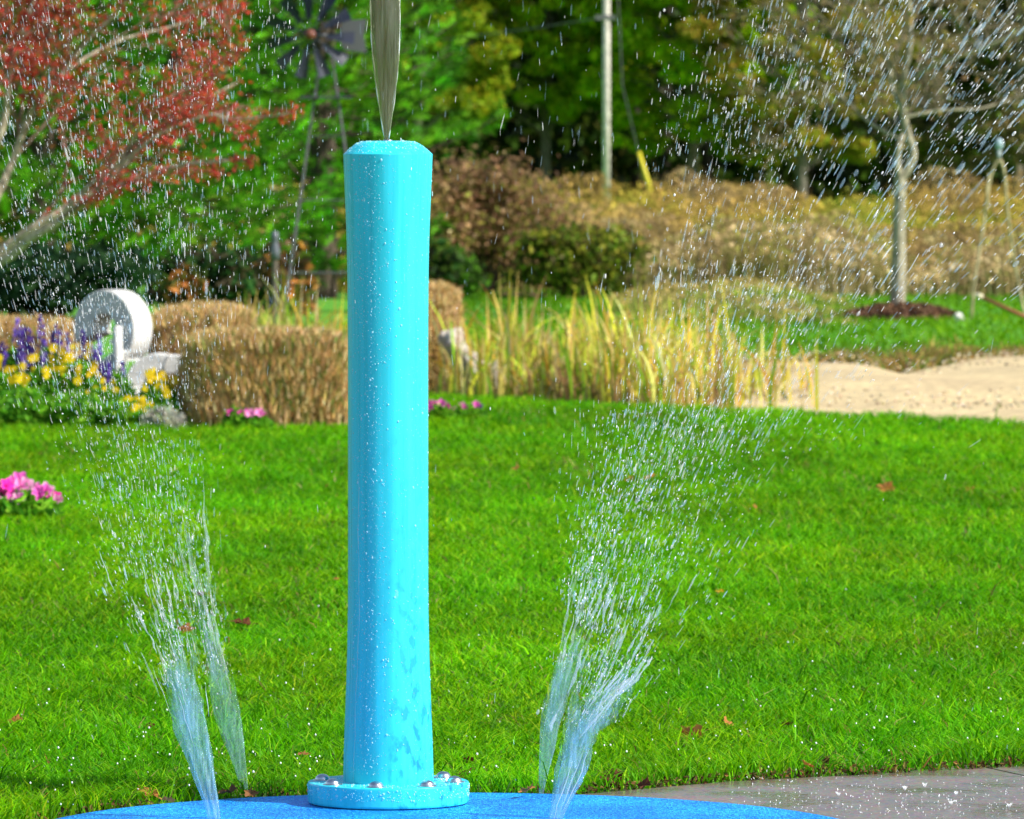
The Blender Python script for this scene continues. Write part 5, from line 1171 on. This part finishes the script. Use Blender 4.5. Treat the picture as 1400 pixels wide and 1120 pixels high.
# ------------------------------------------------------------------ woods
def tree(px, Y, W, H, label, cols, seed, zc=1.0, nlump=170, per=150, lump=.23, leaf=.075, gapf=.0, trunkc=(.16, .14, .11), name='broadleaf_tree', coarse=800):
    r_ = np.random.RandomState(seed); x = (px - 700) / FPX * Y; root = empty(name, (x, Y, 0), label, 'tree', 'trees of the woods')
    mb = MB(); mb.tube([(0, 0, 0), (.05, 0, H * .35), (-.05, 0, H * .8)], [.085, .06, .03], 9, trunkc, cap=False)
    C = []
    for i in range(nlump):
        u = r_.uniform(-1, 1); s = r_.choice([-1, 1]); a = r_.uniform(0, 6.28); rr = .55 + .45 * r_.uniform() ** .5
        z = zc + r_.uniform(0, 1) * 3.6; prof = .55 + .45 * min(1, (z - zc) / 1.5)
        C.append((math.cos(a) * W * rr * prof, math.sin(a) * W * .8 * rr * prof, z))
    C = np.array(C)
    for c in C[:: 5]:
        mb.tube([(0, 0, c[2] * .75), (c[0] * .5, c[1] * .5, c[2] * .95), tuple(c)], [.025, .014, .006], 5, trunkc, cap=False)
    mb.build('trunk', M_bark, root)
    k = np.repeat(np.arange(nlump), per); n = len(k); v = r_.normal(0, 1, (n, 3)); v /= np.linalg.norm(v, axis=1, keepdims=True)
    P = C[k] + v * (r_.uniform(.25, 1, (n, 1)) ** .5) * np.array([1.25, 1, .6]) * lump * r_.uniform(.6, 1.35, nlump)[k][:, None]
    cc = pal(n, cols, .15) * np.exp(r_.normal(0, .18, nlump))[k][:, None]
    mb = MB(); mb.leaves(P, r_.uniform(.7, 1.25, n) * leaf, np.clip(cc, 0, 1), updir=.5, aspect=1.4)
    n = coarse; a = r_.uniform(0, 6.28, n); z = 4.2 + r_.uniform(0, 1, n) * (H - 4.2); rr = .65 * np.sqrt(r_.uniform(0, 1, n)) * np.sqrt(np.clip(1 - ((z - H * .5) / (H * .52)) ** 2, .05, 1))  # coarse leaves above the view, added to shade the woods behind
    mb.leaves(np.stack([np.cos(a) * rr * W, np.sin(a) * rr * W * .9, z], 1), .38, pal(n, cols, .2), aspect=1.3)
    mb.build('crown', M_leaf, root); return root
GR = [(.28, .52, .006), (.38, .60, .008), (.16, .34, .006), (.50, .60, .02)]
YG = [(.36, .46, .015), (.25, .38, .015), (.46, .42, .02), (.16, .25, .015)]
OR = [(.36, .30, .03), (.30, .33, .03), (.40, .26, .04), (.20, .24, .02)]
BR = [(.26, .18, .09), (.32, .23, .09), (.17, .15, .06), (.22, .25, .05)]
tree(570, 98, 1.8, 11, 'yellow green tree showing above the pine boughs near the top of the post', YG, 101, 1.9)
tree(745, 100, 2.1, 12, 'green leafy tree left of the utility pole', GR + YG[:1], 102, 1.7)
tree(945, 99, 1.9, 12, 'bright green tree right of the utility pole', GR, 103, 1.25)
tree(1095, 97, 1.5, 11, 'tree with yellow and orange autumn leaves left of the bare young tree', OR, 104, 1.1, 100)
tree(1225, 101, 1.8, 12, 'thin olive brown tree behind the bare young tree', BR + YG[:2], 105, 1.0, 80, 110)
tree(1390, 99, 1.9, 12, 'brown half bare tree at the upper right corner', BR, 106, 1.0, 80, 110)
tree(330, 100, 2.2, 12, 'green tree of the woods seen between the pines', GR, 107, 1.0, 90, 120, .3, .1)
tree(60, 100, 2.4, 12, 'green tree of the woods behind the red berried tree', GR, 108, 1.0, 90, 120, .3, .1)
tree(1640, 99, 2.2, 12, 'brownish tree of the woods beyond the right frame edge', BR, 109, 1.0, 70, 110, .3, .1)
tree(1900, 100, 2.2, 12, 'green tree of the woods beyond the right frame edge', GR, 110, 1.0, 70, 110, .3, .1)
tree(-250, 100, 2.4, 12, 'green tree of the woods beyond the left frame edge', GR, 111, 1.0, 70, 110, .3, .1)
# deep woods behind
mb = MB(); n = 80000; X = rs.uniform(-26, 26, n); Yv = rs.uniform(105, 113, n); Z = rs.uniform(0, 1, n) ** 1.1 * 15
mb.leaves(np.stack([X, Yv, Z], 1), rs.uniform(.16, .28, n), pal(n, [(.04, .09, .01), (.06, .11, .01), (.08, .09, .015)], .25), aspect=1.3)
for i in range(60):
    x = rs.uniform(-26, 26); y = rs.uniform(104, 112); mb.tube([(x, y, 0), (x + rs.normal(0, .2), y, 7), (x, y, 14)], [.09, .07, .04], 7, (.08, .065, .05), cap=False)
U, Vv = np.meshgrid(np.linspace(-60, 60, 90), np.linspace(0, 1, 16))  # added mound behind the leaves, dark so that gaps show no sky
Zh = 17 * np.sin(Vv * np.pi / 2) * (1 + .12 * (vnoise(U * .35, Vv * 4, 3) - .5)); Yh = 115 + Vv * 9 + .8 * vnoise(U * 1.3, Vv * 14, 6)
ii, jj = np.meshgrid(np.arange(15), np.arange(89), indexing='ij')
backing = np_mesh('woods_backing', np.stack([U, Yh, Zh - .2], -1).reshape(-1, 3), np.stack([ii * 90 + jj, ii * 90 + jj + 1, (ii + 1) * 90 + jj + 1, (ii + 1) * 90 + jj], -1).reshape(-1, 4), simple('backing_dark', (.012, .03, .006), .95, noise=(1.5, (.03, .06, .01), .4, .6), bump=(3, 1, .3)), smooth=True)
tag(backing, 'added dark backing mound closing the view behind the trees', kind='structure')
tag(mb.build('deep_woods', M_leaf), 'dark mass of woodland far behind the trees', 'woods', kind='stuff')

# ------------------------------------------------------------------ light, world, camera
SUN_EL, SUN_PHI = 40.0, 66.0
el, ph = R(SUN_EL), R(SUN_PHI)
sd = Vector((math.sin(ph) * math.cos(el), -math.cos(ph) * math.cos(el), math.sin(el)))   # direction towards the sun
ld = bpy.data.lights.new('sun', 'SUN'); ld.energy = 4.6; ld.angle = R(.53); ld.color = (1, .955, .88)
lo = bpy.data.objects.new('sun', ld); COL.objects.link(lo); lo.rotation_euler = (-sd).to_track_quat('-Z', 'Y').to_euler()
w = bpy.data.worlds.new('World'); sc.world = w; w.use_nodes = True; nt = w.node_tree
sky = nt.nodes.new('ShaderNodeTexSky'); sky.sky_type = 'NISHITA'; sky.sun_disc = False; sky.sun_elevation = el
sky.sun_rotation = math.atan2(sd.x, sd.y)
nt.links.new(sky.outputs[0], nt.nodes['Background'].inputs[0]); nt.nodes['Background'].inputs[1].default_value = .12

cd = bpy.data.cameras.new('camera'); co = bpy.data.objects.new('camera', cd); COL.objects.link(co)
co.location = (0, 0, CAMH); co.rotation_euler = (R(90) - PITCH, 0, 0)
cd.sensor_width = 36; cd.lens = FPX / 1400 * 36; cd.clip_start = .5; cd.clip_end = 3000
cd.dof.use_dof = True; cd.dof.focus_distance = 13.0; cd.dof.aperture_fstop = cd.lens / 13.5
sc.camera = co
sc.view_settings.view_transform = 'Standard'; sc.view_settings.look = 'None'; sc.view_settings.exposure = .66; sc.view_settings.gamma = 1
sc.render.engine = 'CYCLES'; sc.cycles.max_bounces = 8; sc.cycles.transparent_max_bounces = 24; sc.cycles.transmission_bounces = 6; sc.cycles.diffuse_bounces = 3
sc.cycles.caustics_refractive = False; sc.cycles.caustics_reflective = False
sc.cycles.use_denoising = True
sc.render.resolution_x = 1024; sc.render.resolution_y = 819
